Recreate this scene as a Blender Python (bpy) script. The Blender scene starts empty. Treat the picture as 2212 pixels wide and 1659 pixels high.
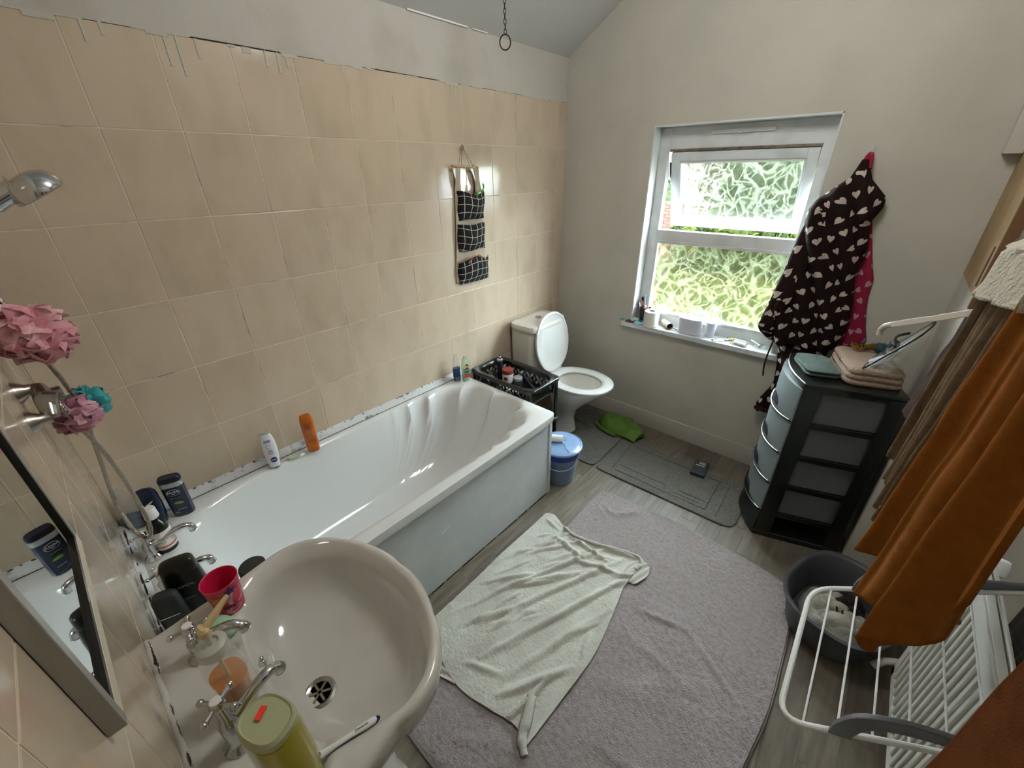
import bpy, math, random
from mathutils import Vector, Matrix, noise
PI = math.pi
sc = bpy.context.scene
COL = sc.collection
random.seed(7)

# ------------------------------------------------------------------ camera
cam = bpy.data.cameras.new('camera'); camo = bpy.data.objects.new('camera', cam); COL.objects.link(camo)
cam.sensor_width = 36.0; cam.lens = 887.75/2212*36; cam.clip_start = 0.01; cam.clip_end = 200
Rt = ((0.75021442, 0.66106799, -0.01293935), (0.29617054, -0.35347764, -0.88731988), (-0.59115254, 0.66184792, -0.46097289))
camo.matrix_world = Matrix(((Rt[0][0], -Rt[1][0], -Rt[2][0], 1.7761), (Rt[0][1], -Rt[1][1], -Rt[2][1], -2.5411),
                            (Rt[0][2], -Rt[1][2], -Rt[2][2], 1.6693), (0, 0, 0, 1)))
sc.camera = camo
# ------------------------------------------------------------------ world, sun, added fill light, exposure
w = bpy.data.worlds.new('world'); sc.world = w; w.use_nodes = True
bg = w.node_tree.nodes['Background']; bg.inputs[0].default_value = (0.76, 0.87, 1.0, 1); bg.inputs[1].default_value = 24.0
sun = bpy.data.lights.new('sun', 'SUN'); suno = bpy.data.objects.new('sun', sun); COL.objects.link(suno)
sun.energy = 7.0; sun.angle = 0.01; sun.color = (1.0, 0.93, 0.8); suno.rotation_euler = (math.radians(48), math.radians(-15), 0)
lamp = bpy.data.lights.new('fill_light', 'POINT'); fill_lampo = bpy.data.objects.new('fill_light', lamp); COL.objects.link(fill_lampo)  # fill light added out of view to brighten the room
lamp.energy = 10.5; lamp.color = (1.0, 0.965, 0.92); lamp.shadow_soft_size = 0.22; fill_lampo.location = (1.35, -1.25, 2.55)
sc.view_settings.view_transform = 'Standard'; sc.view_settings.look = 'None'
sc.view_settings.exposure = 1.75; sc.view_settings.gamma = 1.0; sc.view_settings.use_curve_mapping = False

# ------------------------------------------------------------------ materials
MT = {}
def nd(nt, t, **k):
    n = nt.nodes.new(t)
    for a, b in k.items(): setattr(n, a, b)
    return n
def mth(nt, op, a, b=0.0, c=None):
    n = nd(nt, 'ShaderNodeMath', operation=op)
    for i, v in enumerate((a, b) if c is None else (a, b, c)):
        if isinstance(v, (int, float)): n.inputs[i].default_value = v
        else: nt.links.new(v, n.inputs[i])
    return n.outputs[0]
def rgb(h):
    if isinstance(h, str):
        v = [int(h[i:i+2], 16)/255 for i in (0, 2, 4)]
        return tuple((x/12.92 if x <= 0.04045 else ((x+0.055)/1.055)**2.4) for x in v)
    return h
def mixc(nt, f, a, b):
    n = nd(nt, 'ShaderNodeMix', data_type='RGBA')
    for i, v in ((0, f), (6, a), (7, b)):
        if hasattr(v, 'node'): nt.links.new(v, n.inputs[i])
        elif i == 0: n.inputs[0].default_value = v
        else: n.inputs[i].default_value = (*rgb(v), 1)
    return n.outputs[2]
def mat(name, col, rough=.5, metal=0, var=None, bump=None, coat=0, sheen=0, rnd=0, trans=0, alpha=1, ior=1.45, spec=.5, sub=0, stretch=None, colfn=None, emit=0):
    m = bpy.data.materials.new(name); m.use_nodes = True; MT[name] = m
    nt = m.node_tree; b = nt.nodes['Principled BSDF']; L = nt.links
    c = rgb(col)
    b.inputs['Base Color'].default_value = (*c, 1); b.inputs['Roughness'].default_value = rough
    b.inputs['Metallic'].default_value = metal; b.inputs['Coat Weight'].default_value = coat; b.inputs['Coat Roughness'].default_value = .05
    b.inputs['Sheen Weight'].default_value = sheen; b.inputs['Transmission Weight'].default_value = trans
    b.inputs['Alpha'].default_value = alpha; b.inputs['IOR'].default_value = ior; b.inputs['Specular IOR Level'].default_value = spec
    if emit: b.inputs['Emission Color'].default_value = (*c, 1); b.inputs['Emission Strength'].default_value = emit
    tc = nd(nt, 'ShaderNodeTexCoord'); vec = tc.outputs['Object']
    if stretch:
        mp = nd(nt, 'ShaderNodeMapping'); mp.inputs['Scale'].default_value = stretch; L.new(vec, mp.inputs[0]); vec = mp.outputs[0]
    cur = None
    if var:
        sc_, c2, lo, hi = var
        n = nd(nt, 'ShaderNodeTexNoise'); n.inputs['Scale'].default_value = sc_; n.inputs['Detail'].default_value = 5
        if rnd:
            oi = nd(nt, 'ShaderNodeObjectInfo'); va = nd(nt, 'ShaderNodeVectorMath', operation='ADD'); L.new(vec, va.inputs[0])
            sc3 = nd(nt, 'ShaderNodeCombineXYZ'); L.new(mth(nt, 'MULTIPLY', oi.outputs['Random'], 37.0), sc3.inputs[0]); L.new(sc3.outputs[0], va.inputs[1])
            L.new(va.outputs[0], n.inputs[0])
        else: L.new(vec, n.inputs[0])
        mr = nd(nt, 'ShaderNodeMapRange'); mr.inputs[1].default_value = lo; mr.inputs[2].default_value = hi; L.new(n.outputs[0], mr.inputs[0])
        cur = mixc(nt, mr.outputs[0], c, c2)
    if rnd:
        oi = nd(nt, 'ShaderNodeObjectInfo'); hs = nd(nt, 'ShaderNodeHueSaturation')
        L.new(mth(nt, 'MULTIPLY_ADD', oi.outputs['Random'], rnd, 1-rnd/2), hs.inputs['Value'])
        if cur: L.new(cur, hs.inputs['Color'])
        else: hs.inputs['Color'].default_value = (*c, 1)
        cur = hs.outputs[0]
    if colfn: cur = colfn(nt, tc, cur)
    if cur: L.new(cur, b.inputs['Base Color'])
    if bump:
        bs, st = bump[0], bump[1]
        n = nd(nt, 'ShaderNodeTexNoise'); n.inputs['Scale'].default_value = bs; n.inputs['Detail'].default_value = 6 if len(bump) < 3 else bump[2]
        L.new(vec, n.inputs[0]); bp = nd(nt, 'ShaderNodeBump'); bp.inputs['Strength'].default_value = st; bp.inputs['Distance'].default_value = .01
        L.new(n.outputs[0], bp.inputs['Height']); L.new(bp.outputs[0], b.inputs['Normal'])
    return m

mat('plaster', 'b9b6ac', .85, var=(3, 'aeaca1', .4, .75), bump=(35, .12))
mat('plaster_white', 'bbb8b0', .8, var=(4, 'a9a59a', .5, .8), bump=(30, .15))
mat('ceiling_paint', 'c2c4c2', .85, bump=(30, .1))
mat('grout', 'd2c6b2', .8, var=(7, '8a7e6e', .56, .68))
mat('tile', 'c5b5a0', .12, var=(9, 'b7a892', .45, .75), rnd=.07, bump=(18, .03), spec=.5, stretch=(1, 1, .5))
mat('paint_drip', 'b9b7ac', .6)
mat('silicone', 'c9cbcc', .35, var=(25, '7d7468', .58, .72))
mat('mould', '2a231c', .8, var=(40, '5a4838', .5, .7))
mat('acrylic', 'd9dcdc', .09, coat=.5)
mat('ceramic', 'dcd9d2', .08, coat=.6)
mat('ceramic_beige', 'cbc9c3', .09, coat=.6, var=(6, 'c2bfb8', .45, .7))
mat('bath_panel', 'b9c0c1', .3, var=(5, 'c4c8c8', .45, .65), bump=(8, .05))
mat('chrome', 'c9ccd0', .12, metal=1)
mat('chrome_worn', 'a8a6a2', .22, metal=1, var=(40, '6e6258', .5, .75))
mat('white_plastic', 'dfe1e2', .35)
mat('upvc', 'cfd2d2', .3, var=(10, 'c0c4c4', .45, .7))
mat('sill_paint', 'c9cfd2', .35, var=(14, 'aaa69c', .56, .75), bump=(20, .08))
mat('skirting', 'a5a199', .5)
mat('black_plastic', '101413', .28, coat=.2)
mat('navy', '10203f', .25, coat=.3)
mat('navy_dark', '141830', .35)
mat('dark_grey', '2c3233', .4)
mat('near_black', '0c0c0b', .3, coat=.2)
mat('silver', 'b9bfc2', .3, metal=.6)
mat('green_soap', 'a4cfae', .35, sub=.2)
mat('green_soap_thin', 'b7cfae', .4)
mat('pink_cup', 'd2234f', .3)
mat('pink_cup_in', 'b81743', .45)
mat('pink_net', 'd98c9c', .7, var=(28, 'e9b6bd', .4, .65), sheen=.5, alpha=.85)
mat('mauve_net', 'b07488', .7, var=(28, 'd39db0', .4, .65), sheen=.5, alpha=.9)
mat('teal_net', '0f7f86', .6, var=(28, '2aa0a2', .4, .65), sheen=.4)
mat('orange_plastic', 'c96c12', .2, coat=.4, var=(14, 'b3540a', .4, .7), alpha=.93)
mat('orange_liquid', 'c07414', .25, alpha=.97, coat=.3)
mat('yellow_liquid', 'bdb014', .15, alpha=.92, coat=.5)
mat('yellow_clear', 'c4bc50', .08, alpha=.3, coat=.6)
mat('bottle_base', 'b4b792', .3, alpha=.85)
mat('yellow_dark', '8f8a10', .2, coat=.5)
mat('clear_plastic', 'dfe6e4', .08, alpha=.22, coat=.3)
mat('frosted_plastic', 'd2d3c8', .35, alpha=.6)
mat('green_clear', 'b7d6c2', .12, alpha=.45, coat=.3)
mat('green_liquid', '2f9a52', .2, alpha=.85)
mat('blue_liquid', '15406f', .2, alpha=.92)
mat('pump_cream', 'd9c08f', .4, alpha=.9)
mat('label_white', 'dcdad6', .5)
mat('white_bottle', 'e3e5e7', .3)
mat('red_sticker', 'f0402a', .5)
mat('red_print', 'a8362e', .5)
mat('text_dark', '2a2622', .6)
mat('text_grey', '6a7078', .6)
mat('text_white', 'd8dde0', .5)
mat('text_brown', '6b3410', .6)
mat('leaf_print', '86a93c', .5)
mat('radox_green', '1d5b4a', .5)
mat('orange_print', 'c4803a', .5)
mat('cap_purple', '8f93c4', .5)
mat('nivea_blue', '161c74', .4)
mat('brush_blue', '16205c', .35)
mat('brush_teal', '175a78', .4)
mat('bin_blue', '6d8099', .3, coat=.2)
mat('bin_lid', '7f9ac0', .25, coat=.3)
mat('bin_bag', '2b3a9a', .25, alpha=.8)
mat('card_tube', 'b0a493', .8)
mat('paper', 'd9d8d0', .9, bump=(120, .15))
mat('card_in', '6e6252', .9)
mat('mat_grey', '66655f', .95, bump=(160, .5), var=(80, '55544f', .4, .7))
mat('mat_edge', '4c4f4c', .9)
mat('green_terry', '587a2c', .95, bump=(300, .6))
mat('rug', '989090', .98, bump=(220, .6), var=(60, '8b8384', .42, .68), spec=.1)
mat('rug_edge', '77706c', .9)
mat('pale_towel', 'bfc0b7', .95, bump=(260, .35), var=(9, 'b0aea6', .4, .7), spec=.1)
mat('brown_terry', '74604a', .95, bump=(500, .25), var=(60, '665340', .4, .7), spec=.1)
mat('dark_brown_cloth', '35221b', .95, bump=(90, .3), spec=.1)
mat('rust_terry', '88521d', .95, bump=(500, .22), var=(50, '7f4b1a', .4, .7), spec=.1)
mat('rust_terry_dark', '6c3d1e', .95, bump=(500, .25), var=(50, '63371b', .4, .7), spec=.1)
mat('white_terry', 'bdb8a6', .95, bump=(150, .9), sheen=.3)
mat('teal_terry', '38564f', .95, bump=(170, .9), sheen=.3)
mat('beige_terry', 'a28a76', .95, bump=(170, .9), sheen=.3)
mat('cord_towel', '3a3029', .95, bump=(60, .8), stretch=(1, 1, 6))
mat('scrunchie', '2c4654', .8, bump=(80, .5))
mat('claw', '8a6a2a', .3, coat=.5, var=(30, '5a3c14', .4, .6))
mat('zip_black', '121212', .5)
mat('rack_white', 'd3d5d4', .3)
mat('rack_grey', '59575b', .5)
mat('radiator', 'c4c2ba', .35)
mat('tub_grey', '45484c', .4)
mat('laundry', 'a9a79c', .9, var=(14, '7f7f78', .4, .65), bump=(60, .4))
mat('laundry_dark', '2a2527', .9)
mat('hanger_white', 'd8d2c8', .4)
mat('tan_board', 'a08660', .6, var=(8, '8c7350', .4, .7))
mat('brown_edge', '6e4e30', .7)
mat('dark_slot', '33281a', .7)
mat('mauve_paint', '8f857c', .8)
mat('brass', 'b08f4a', .3, metal=1)
mat('iron', '3a332a', .45, metal=.8)
mat('wood_dowel', 'b8997a', .6)
mat('canvas', 'b5aa96', .9, bump=(120, .3))
mat('string', '7d7160', .9)
mat('lime_plastic', '35b52a', .35)
mat('net_peach', 'b07a66', .8)
mat('mirror_glass', 'cfd4d2', .015, metal=1)
mat('mirror_frame', 'a3a19a', .3, metal=.3)
mat('mirror_frame_cream', 'cfc5b0', .4)
mat('mirror_bevel', '121210', .3, coat=.4)
mat('bronze', 'aba49b', .28, metal=1)
mat('door_paint', 'b8b4aa', .6)
mat('lawn', (.0100, .0135, .0012), .98, var=(2, (.0165, .0165, .0012), .4, .6), spec=.1)
mat('leaves', (.004, .010, .0014), .9, var=(3, (.019, .026, .003), .42, .6), spec=.1)
mat('leaves_dark', (.011, .017, .007), .9, var=(1, (.017, .025, .010), .4, .6), spec=.1)
mat('brick', '35180b', .9, rnd=.25)
mat('mortar', '2e241c', .9)
mat('roof_tile', '46566c', .8, rnd=.2)
mat('far_render', '8a8884', .9)
mat('drawer_clear', '8f9c9f', .35, alpha=.78)
mat('drawer_side', '56595a', .5)
mat('foil', 'aab4bd', .25, metal=.7, var=(60, '53606e', .45, .6))
mat('wipes_teal', '2f7f93', .4, var=(10, '9cc4cc', .45, .6))
mat('wipes_choc', '4a2a24', .5)
mat('lilac_plastic', 'cdcfdc', .4)
mat('brush_purple', '24203a', .45)
mat('jar_red', '7c342c', .4)
mat('jar_silver', 'a4a8ac', .4, metal=.6)
mat('digi', '2d3a40', .4)
mat('lcd', '8d998c', .3)
mat('lid_white', 'd7d9d8', .2, coat=.4)
mat('fill_bulb_glow', (1, .93, .82), .4, emit=1.5)  # glow for the bulb of the added fill pendant
mat('scum', '8b7f6e', .8)
mat('water', '8a8a7c', .05, alpha=.8)

def floorcol(nt, tc, cur): return cur
mat('plank', '6f675b', .45, rnd=.35, var=(5, '564e43', .35, .68), bump=(24, .12), stretch=(9, .9, 1))
# obscured leaf glass
def glassmat():
    m = bpy.data.materials.new('obscured_glass'); m.use_nodes = True; nt = m.node_tree; L = nt.links
    for n in list(nt.nodes): nt.nodes.remove(n)
    out = nd(nt, 'ShaderNodeOutputMaterial')
    tc = nd(nt, 'ShaderNodeTexCoord')
    ns = nd(nt, 'ShaderNodeTexNoise'); ns.inputs['Scale'].default_value = 9; L.new(tc.outputs['Object'], ns.inputs[0])
    mx = nd(nt, 'ShaderNodeMix', data_type='RGBA', blend_type='LINEAR_LIGHT'); mx.inputs[0].default_value = .06
    L.new(tc.outputs['Object'], mx.inputs[6]); L.new(ns.outputs['Color'], mx.inputs[7])
    ds = []
    for k, (rot, sc_) in enumerate(((.75, 21), (-.6, 24), (2.2, 17))):
        r0_ = nd(nt, 'ShaderNodeMapping'); r0_.inputs['Rotation'].default_value = (0, rot, 0); r0_.inputs['Location'].default_value = (k*3.1, 0, k*1.7); L.new(mx.outputs[2], r0_.inputs[0])
        r1_ = nd(nt, 'ShaderNodeMapping'); r1_.inputs['Scale'].default_value = (1, .1, .38); L.new(r0_.outputs[0], r1_.inputs[0])
        v = nd(nt, 'ShaderNodeTexVoronoi', feature='DISTANCE_TO_EDGE'); v.inputs['Scale'].default_value = sc_; L.new(r1_.outputs[0], v.inputs[0]); ds.append(v.outputs['Distance'])
    d01 = mth(nt, 'MINIMUM', ds[0], ds[1])
    line = mth(nt, 'SUBTRACT', 1.0, mth(nt, 'MINIMUM', mth(nt, 'MULTIPLY', d01, 16.0), 1.0))
    h = mth(nt, 'ADD', mth(nt, 'MINIMUM', mth(nt, 'MULTIPLY', d01, 6.0), 1.0), mth(nt, 'MULTIPLY', mth(nt, 'MINIMUM', mth(nt, 'MULTIPLY', ds[2], 6.0), 1.0), .35))
    bp = nd(nt, 'ShaderNodeBump'); bp.inputs['Strength'].default_value = .35; bp.inputs['Distance'].default_value = .004; L.new(h, bp.inputs['Height'])
    rf = nd(nt, 'ShaderNodeBsdfRefraction'); rf.inputs['IOR'].default_value = 1.3; rf.inputs['Roughness'].default_value = .06; rf.inputs['Color'].default_value = (.97, .98, .97, 1); L.new(bp.outputs[0], rf.inputs['Normal'])
    tr = nd(nt, 'ShaderNodeBsdfTranslucent'); tr.inputs['Color'].default_value = (.92, 1, .78, 1); L.new(bp.outputs[0], tr.inputs['Normal'])
    fc = nd(nt, 'ShaderNodeMapRange'); fc.inputs[1].default_value = .15; fc.inputs[2].default_value = 1.4; L.new(h, fc.inputs[0])
    tint = mixc(nt, fc.outputs[0], (1, 1, .98), (.52, .55, .45)); L.new(tint, rf.inputs['Color'])
    gl = nd(nt, 'ShaderNodeBsdfGlossy'); gl.inputs['Roughness'].default_value = .15; L.new(bp.outputs[0], gl.inputs['Normal'])
    tp = nd(nt, 'ShaderNodeBsdfTransparent'); tp.inputs['Color'].default_value = (.93, .95, .93, 1)
    L.new(tint, tp.inputs['Color'])
    m1 = nd(nt, 'ShaderNodeMixShader'); m1.inputs[0].default_value = .75; L.new(tp.outputs[0], m1.inputs[1]); L.new(rf.outputs[0], m1.inputs[2])
    m2 = nd(nt, 'ShaderNodeMixShader'); L.new(mth(nt, 'MULTIPLY_ADD', line, .022, .004), m2.inputs[0]); L.new(m1.outputs[0], m2.inputs[1]); L.new(tr.outputs[0], m2.inputs[2])
    m3 = nd(nt, 'ShaderNodeMixShader'); m3.inputs[0].default_value = .06; L.new(m2.outputs[0], m3.inputs[1]); L.new(gl.outputs[0], m3.inputs[2])
    L.new(m3.outputs[0], out.inputs[0]); MT['obscured_glass'] = m
glassmat()
# hearts print
def hearts(base, heart):
    def fn(nt, tc, cur):
        L = nt.links; uv = tc.outputs['UV']; s = nd(nt, 'ShaderNodeSeparateXYZ'); L.new(uv, s.inputs[0])
        res = None
        for k, (ox, oy) in enumerate(((0, 0), (.5, .37))):
            u = mth(nt, 'ADD', s.outputs[0], ox); v = mth(nt, 'ADD', s.outputs[1], oy)
            fu = mth(nt, 'FLOOR', u); v = mth(nt, 'ADD', v, mth(nt, 'MULTIPLY', fu, .43)); fv = mth(nt, 'FLOOR', v)
            cx = nd(nt, 'ShaderNodeCombineXYZ'); L.new(fu, cx.inputs[0]); L.new(fv, cx.inputs[1]); cx.inputs[2].default_value = k*3.3
            wn = nd(nt, 'ShaderNodeTexWhiteNoise', noise_dimensions='3D'); L.new(cx.outputs[0], wn.inputs[0])
            x = mth(nt, 'SUBTRACT', mth(nt, 'FRACT', u), .5); y = mth(nt, 'SUBTRACT', mth(nt, 'FRACT', v), .5)
            a = mth(nt, 'MULTIPLY', mth(nt, 'SUBTRACT', wn.outputs[0], .5), 2.2)
            ca = mth(nt, 'COSINE', a); sa = mth(nt, 'SINE', a)
            xr = mth(nt, 'SUBTRACT', mth(nt, 'MULTIPLY', x, ca), mth(nt, 'MULTIPLY', y, sa)); yr = mth(nt, 'ADD', mth(nt, 'MULTIPLY', x, sa), mth(nt, 'MULTIPLY', y, ca))
            ax = mth(nt, 'ABSOLUTE', xr); yy = mth(nt, 'SUBTRACT', yr, mth(nt, 'MULTIPLY', mth(nt, 'SQRT', ax), .42))
            d = mth(nt, 'ADD', mth(nt, 'MULTIPLY', xr, xr), mth(nt, 'MULTIPLY', yy, yy))
            q = mth(nt, 'LESS_THAN', d, .027)
            res = q if res is None else mth(nt, 'MAXIMUM', res, q)
        return mixc(nt, res, base, heart)
    return fn
mat('heart_fleece', '221614', .95, bump=(400, .4), spec=.15, colfn=hearts('221614', 'beb0a8'))
mat('pink_fleece', '8e2640', .95, bump=(400, .4), spec=.15, colfn=hearts('8e2640', 'b58a90'))
def gridline(base, line, sp, wd):
    def fn(nt, tc, cur):
        s = nd(nt, 'ShaderNodeSeparateXYZ'); nt.links.new(tc.outputs['UV'], s.inputs[0])
        r = None
        for o in (0, 1):
            q = mth(nt, 'LESS_THAN', mth(nt, 'FRACT', mth(nt, 'ADD', mth(nt, 'DIVIDE', s.outputs[o], sp), .4)), wd)
            r = q if r is None else mth(nt, 'MAXIMUM', r, q)
        return mixc(nt, r, base, line)
    return fn
mat('check_cloth', '111111', .85, bump=(120, .3), colfn=gridline('0f0f10', 'b9b6ab', .041, .075))

# ------------------------------------------------------------------ mesh helpers
class MB:
    def __init__(s): s.v = []; s.f = []; s.uv = {}
    def add(s, v, f):
        o = len(s.v); s.v += [tuple(p) for p in v]; s.f += [tuple(i+o for i in q) for q in f]; return s
    def box(s, c, d, rz=0, rx=0, ry=0):
        M = Matrix.Translation(c) @ Matrix.Rotation(rz, 4, 'Z') @ Matrix.Rotation(ry, 4, 'Y') @ Matrix.Rotation(rx, 4, 'X')
        v = [M @ Vector((x*d[0]/2, y*d[1]/2, z*d[2]/2)) for x in (-1, 1) for y in (-1, 1) for z in (-1, 1)]
        return s.add(v, [(0, 1, 3, 2), (4, 6, 7, 5), (0, 4, 5, 1), (2, 3, 7, 6), (0, 2, 6, 4), (1, 5, 7, 3)])
    def b2(s, a, b): return s.box([(a[i]+b[i])/2 for i in range(3)], [abs(b[i]-a[i]) for i in range(3)])
    def rings(s, R, cap0=True, cap1=True, closed=True):
        n = len(R[0]); o = len(s.v)
        for r in R: s.v += [tuple(p) for p in r]
        for i in range(len(R)-1):
            for j in range(n if closed else n-1):
                k = (j+1) % n
                s.f.append((o+i*n+j, o+i*n+k, o+(i+1)*n+k, o+(i+1)*n+j))
        if cap0: s.f.append(tuple(o+j for j in reversed(range(n))))
        if cap1: s.f.append(tuple(o+(len(R)-1)*n+j for j in range(n)))
        return s
    def lathe(s, prof, n=28, c=(0, 0, 0), M=None, cap0=True, cap1=True):
        M = M or Matrix.Identity(4)
        R = [[M @ Vector((c[0]+r*math.cos(2*PI*j/n), c[1]+r*math.sin(2*PI*j/n), c[2]+z)) for j in range(n)] for r, z in prof]
        return s.rings(R, cap0, cap1)
    def loft(s, prof, n=32, e=2.6, c=(0, 0, 0), M=None, cap0=True, cap1=True):
        # prof: (half width, half depth, z[, dx, dy])
        M = M or Matrix.Identity(4); R = []
        for p in prof:
            a, b, z = p[:3]; dx, dy = (p[3], p[4]) if len(p) > 3 else (0, 0); ring = []
            for j in range(n):
                t = 2*PI*j/n; x, y = math.cos(t), math.sin(t)
                ring.append(M @ Vector((c[0]+dx+a*math.copysign(abs(x)**(2/e), x), c[1]+dy+b*math.copysign(abs(y)**(2/e), y), c[2]+z)))
            R.append(ring)
        return s.rings(R, cap0, cap1)
    def tube(s, pts, r, n=10, cap=True):
        pts = [Vector(p) for p in pts]; R = []; up = None
        for i, p in enumerate(pts):
            t = ((pts[min(i+1, len(pts)-1)]-pts[max(i-1, 0)])).normalized()
            if up is None:
                up = Vector((0, 0, 1)) if abs(t.z) < .9 else Vector((1, 0, 0))
            a = t.cross(up).normalized(); up = a.cross(t).normalized()
            rr = r[i] if isinstance(r, (list, tuple)) else r
            R.append([p+a*rr*math.cos(2*PI*j/n)+up*rr*math.sin(2*PI*j/n) for j in range(n)])
        return s.rings(R, cap, cap)
    def sphere(s, c, r, n=16, m=10, sc_=(1, 1, 1)):
        return s.rings([[(c[0]+r*sc_[0]*math.sin(PI*i/m)*math.cos(2*PI*j/n), c[1]+r*sc_[1]*math.sin(PI*i/m)*math.sin(2*PI*j/n), c[2]-r*sc_[2]*math.cos(PI*i/m)) for j in range(n)]
                        for i in [0.15]+list(range(1, m))+[m-.15]])
    def prism(s, poly, z0, z1, M=None):
        M = M or Matrix.Identity(4)
        return s.rings([[M @ Vector((x, y, z0)) for x, y in poly], [M @ Vector((x, y, z1)) for x, y in poly]])
    def grid(s, fn, nu, nv, uvf=None):
        o = len(s.v)
        for j in range(nv+1):
            for i in range(nu+1):
                u, v = i/nu, j/nv; s.v.append(tuple(fn(u, v)))
                if uvf: s.uv[len(s.v)-1] = uvf(u, v)
        for j in range(nv):
            for i in range(nu):
                a = o+j*(nu+1)+i; s.f.append((a, a+1, a+nu+2, a+nu+1))
        return s
def spl(pts, n=8):
    P = [Vector(p) for p in pts]; out = []
    for i in range(len(P)-1):
        a, b, c, d = P[max(i-1, 0)], P[i], P[i+1], P[min(i+2, len(P)-1)]
        for k in range(n):
            t = k/n; out.append(.5*((2*b)+(c-a)*t+(2*a-5*b+4*c-d)*t*t+(3*b-a-3*c+d)*t**3))
    out.append(P[-1]); return out
def obj(name, mb, m, parent=None, smooth=35, bevel=0, solid=0, seg=2, subd=0, off=-1):
    me = bpy.data.meshes.new(name); me.from_pydata(mb.v, [], mb.f); me.update()
    if mb.uv:
        ul = me.uv_layers.new(name='uv')
        for lp in me.loops: ul.data[lp.index].uv = mb.uv.get(lp.vertex_index, (0, 0))
    import bmesh
    bm = bmesh.new(); bm.from_mesh(me); bmesh.ops.recalc_face_normals(bm, faces=bm.faces); bm.to_mesh(me); bm.free()
    if isinstance(m, str): m = MT[m]
    me.materials.append(m)
    if smooth:
        for p in me.polygons: p.use_smooth = True
        me.set_sharp_from_angle(angle=math.radians(smooth))
    o = bpy.data.objects.new(name, me); COL.objects.link(o)
    if parent: o.parent = parent
    if solid:
        q = o.modifiers.new('solid', 'SOLIDIFY'); q.thickness = solid; q.offset = off
    if bevel:
        q = o.modifiers.new('bevel', 'BEVEL'); q.width = bevel; q.segments = seg; q.limit_method = 'ANGLE'; q.angle_limit = math.radians(40); q.harden_normals = False
    if subd:
        q = o.modifiers.new('sub', 'SUBSURF'); q.levels = subd; q.render_levels = subd
    return o
def thing(name, label, cat, loc=(0, 0, 0), rz=0, group=None, rot=None):
    o = bpy.data.objects.new(name, None); COL.objects.link(o); o.empty_display_size = .05
    o.location = loc; o.rotation_euler = rot or (0, 0, rz); o['label'] = label; o['category'] = cat
    if group: o['group'] = group
    return o
def tag(o, label, cat, group=None, kind=None):
    o['label'] = label; o['category'] = cat
    if group: o['group'] = group
    if kind: o['kind'] = kind
    return o
def struct(name, mb, m, parent=None, **k):
    o = obj(name, mb, m, parent, **k)
    if not parent: o['kind'] = 'structure'
    return o
def copyto(src, parent, loc, name=None, scale=None):
    c = src.copy(); c.parent = parent; c.location = loc
    if scale: c.scale = scale
    COL.objects.link(c); return c
def text(s, size, m, parent, loc, rot, bend=0, depth=.0004, name='lettering', sx=1):
    cu = bpy.data.curves.new(name, 'FONT'); cu.body = s; cu.size = size; cu.extrude = depth; cu.align_x = 'CENTER'; cu.align_y = 'CENTER'; cu.resolution_u = 3
    to = bpy.data.objects.new('tmp', cu); COL.objects.link(to)
    bpy.context.view_layer.update()
    me = bpy.data.meshes.new_from_object(to.evaluated_get(bpy.context.evaluated_depsgraph_get()))
    bpy.data.objects.remove(to)
    for v in me.vertices:
        v.co.x *= sx
        if bend:
            a = v.co.x/bend; r = bend+v.co.z; v.co.x = r*math.sin(a); v.co.z = r*math.cos(a)-bend
    me.materials.clear(); me.materials.append(MT[m]); me.name = name
    o = bpy.data.objects.new(name, me); COL.objects.link(o); o.parent = parent; o.location = loc; o.rotation_euler = rot
    return o
def ell(cx, cy, a, b, n=24, e=2): return [(cx+a*math.copysign(abs(math.cos(t))**(2/e), math.cos(t)), cy+b*math.copysign(abs(math.sin(t))**(2/e), math.sin(t))) for t in [2*PI*i/n for i in range(n)]]
FRONT = (PI/2, 0, 0)      # text / decals facing local -y
def decal(name, poly, m, parent, y, z=0, th=.0006, x=0):
    # flat print in local xz plane facing -y
    mb = MB().rings([[(x+p[0], y, z+p[1]) for p in poly], [(x+p[0], y-th, z+p[1]) for p in poly]])
    return obj(name, mb, m, parent, smooth=0)
def nz(x, y, z=0): return noise.noise(Vector((x, y, z)))

# ================================================================== STRUCTURE
# floor with vinyl planks
FY0, FX1 = -2.675, 2.55
fl = struct('floor', MB().b2((-.02, -2.9, -.1), (2.75, .02, -.004)), 'brown_edge', smooth=0)
pw = .097; x = 0.0; r = 0; meshes = {}
while x < FX1:
    y = 0.0; k = 0; off = random.choice([.12, .3, .45, .6, .22])
    while y > FY0:
        ln = off if k == 0 else random.choice([.36, .48, .6, .42])
        y2 = max(y-ln, FY0)
        wd = min(pw, FX1-x)
        key = (round(wd, 3), round(y-y2, 3))
        if key not in meshes:
            me = MB().box((0, 0, -.002), (wd-.0006, y-y2-.0006, .004)); o = obj('plank', me, 'plank', fl, smooth=0, bevel=.0003, seg=1); meshes[key] = o; o.location = (x+wd/2, (y+y2)/2, 0)
        else: copyto(meshes[key], fl, (x+wd/2, (y+y2)/2, 0))
        y = y2; k += 1
    x += pw
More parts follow.
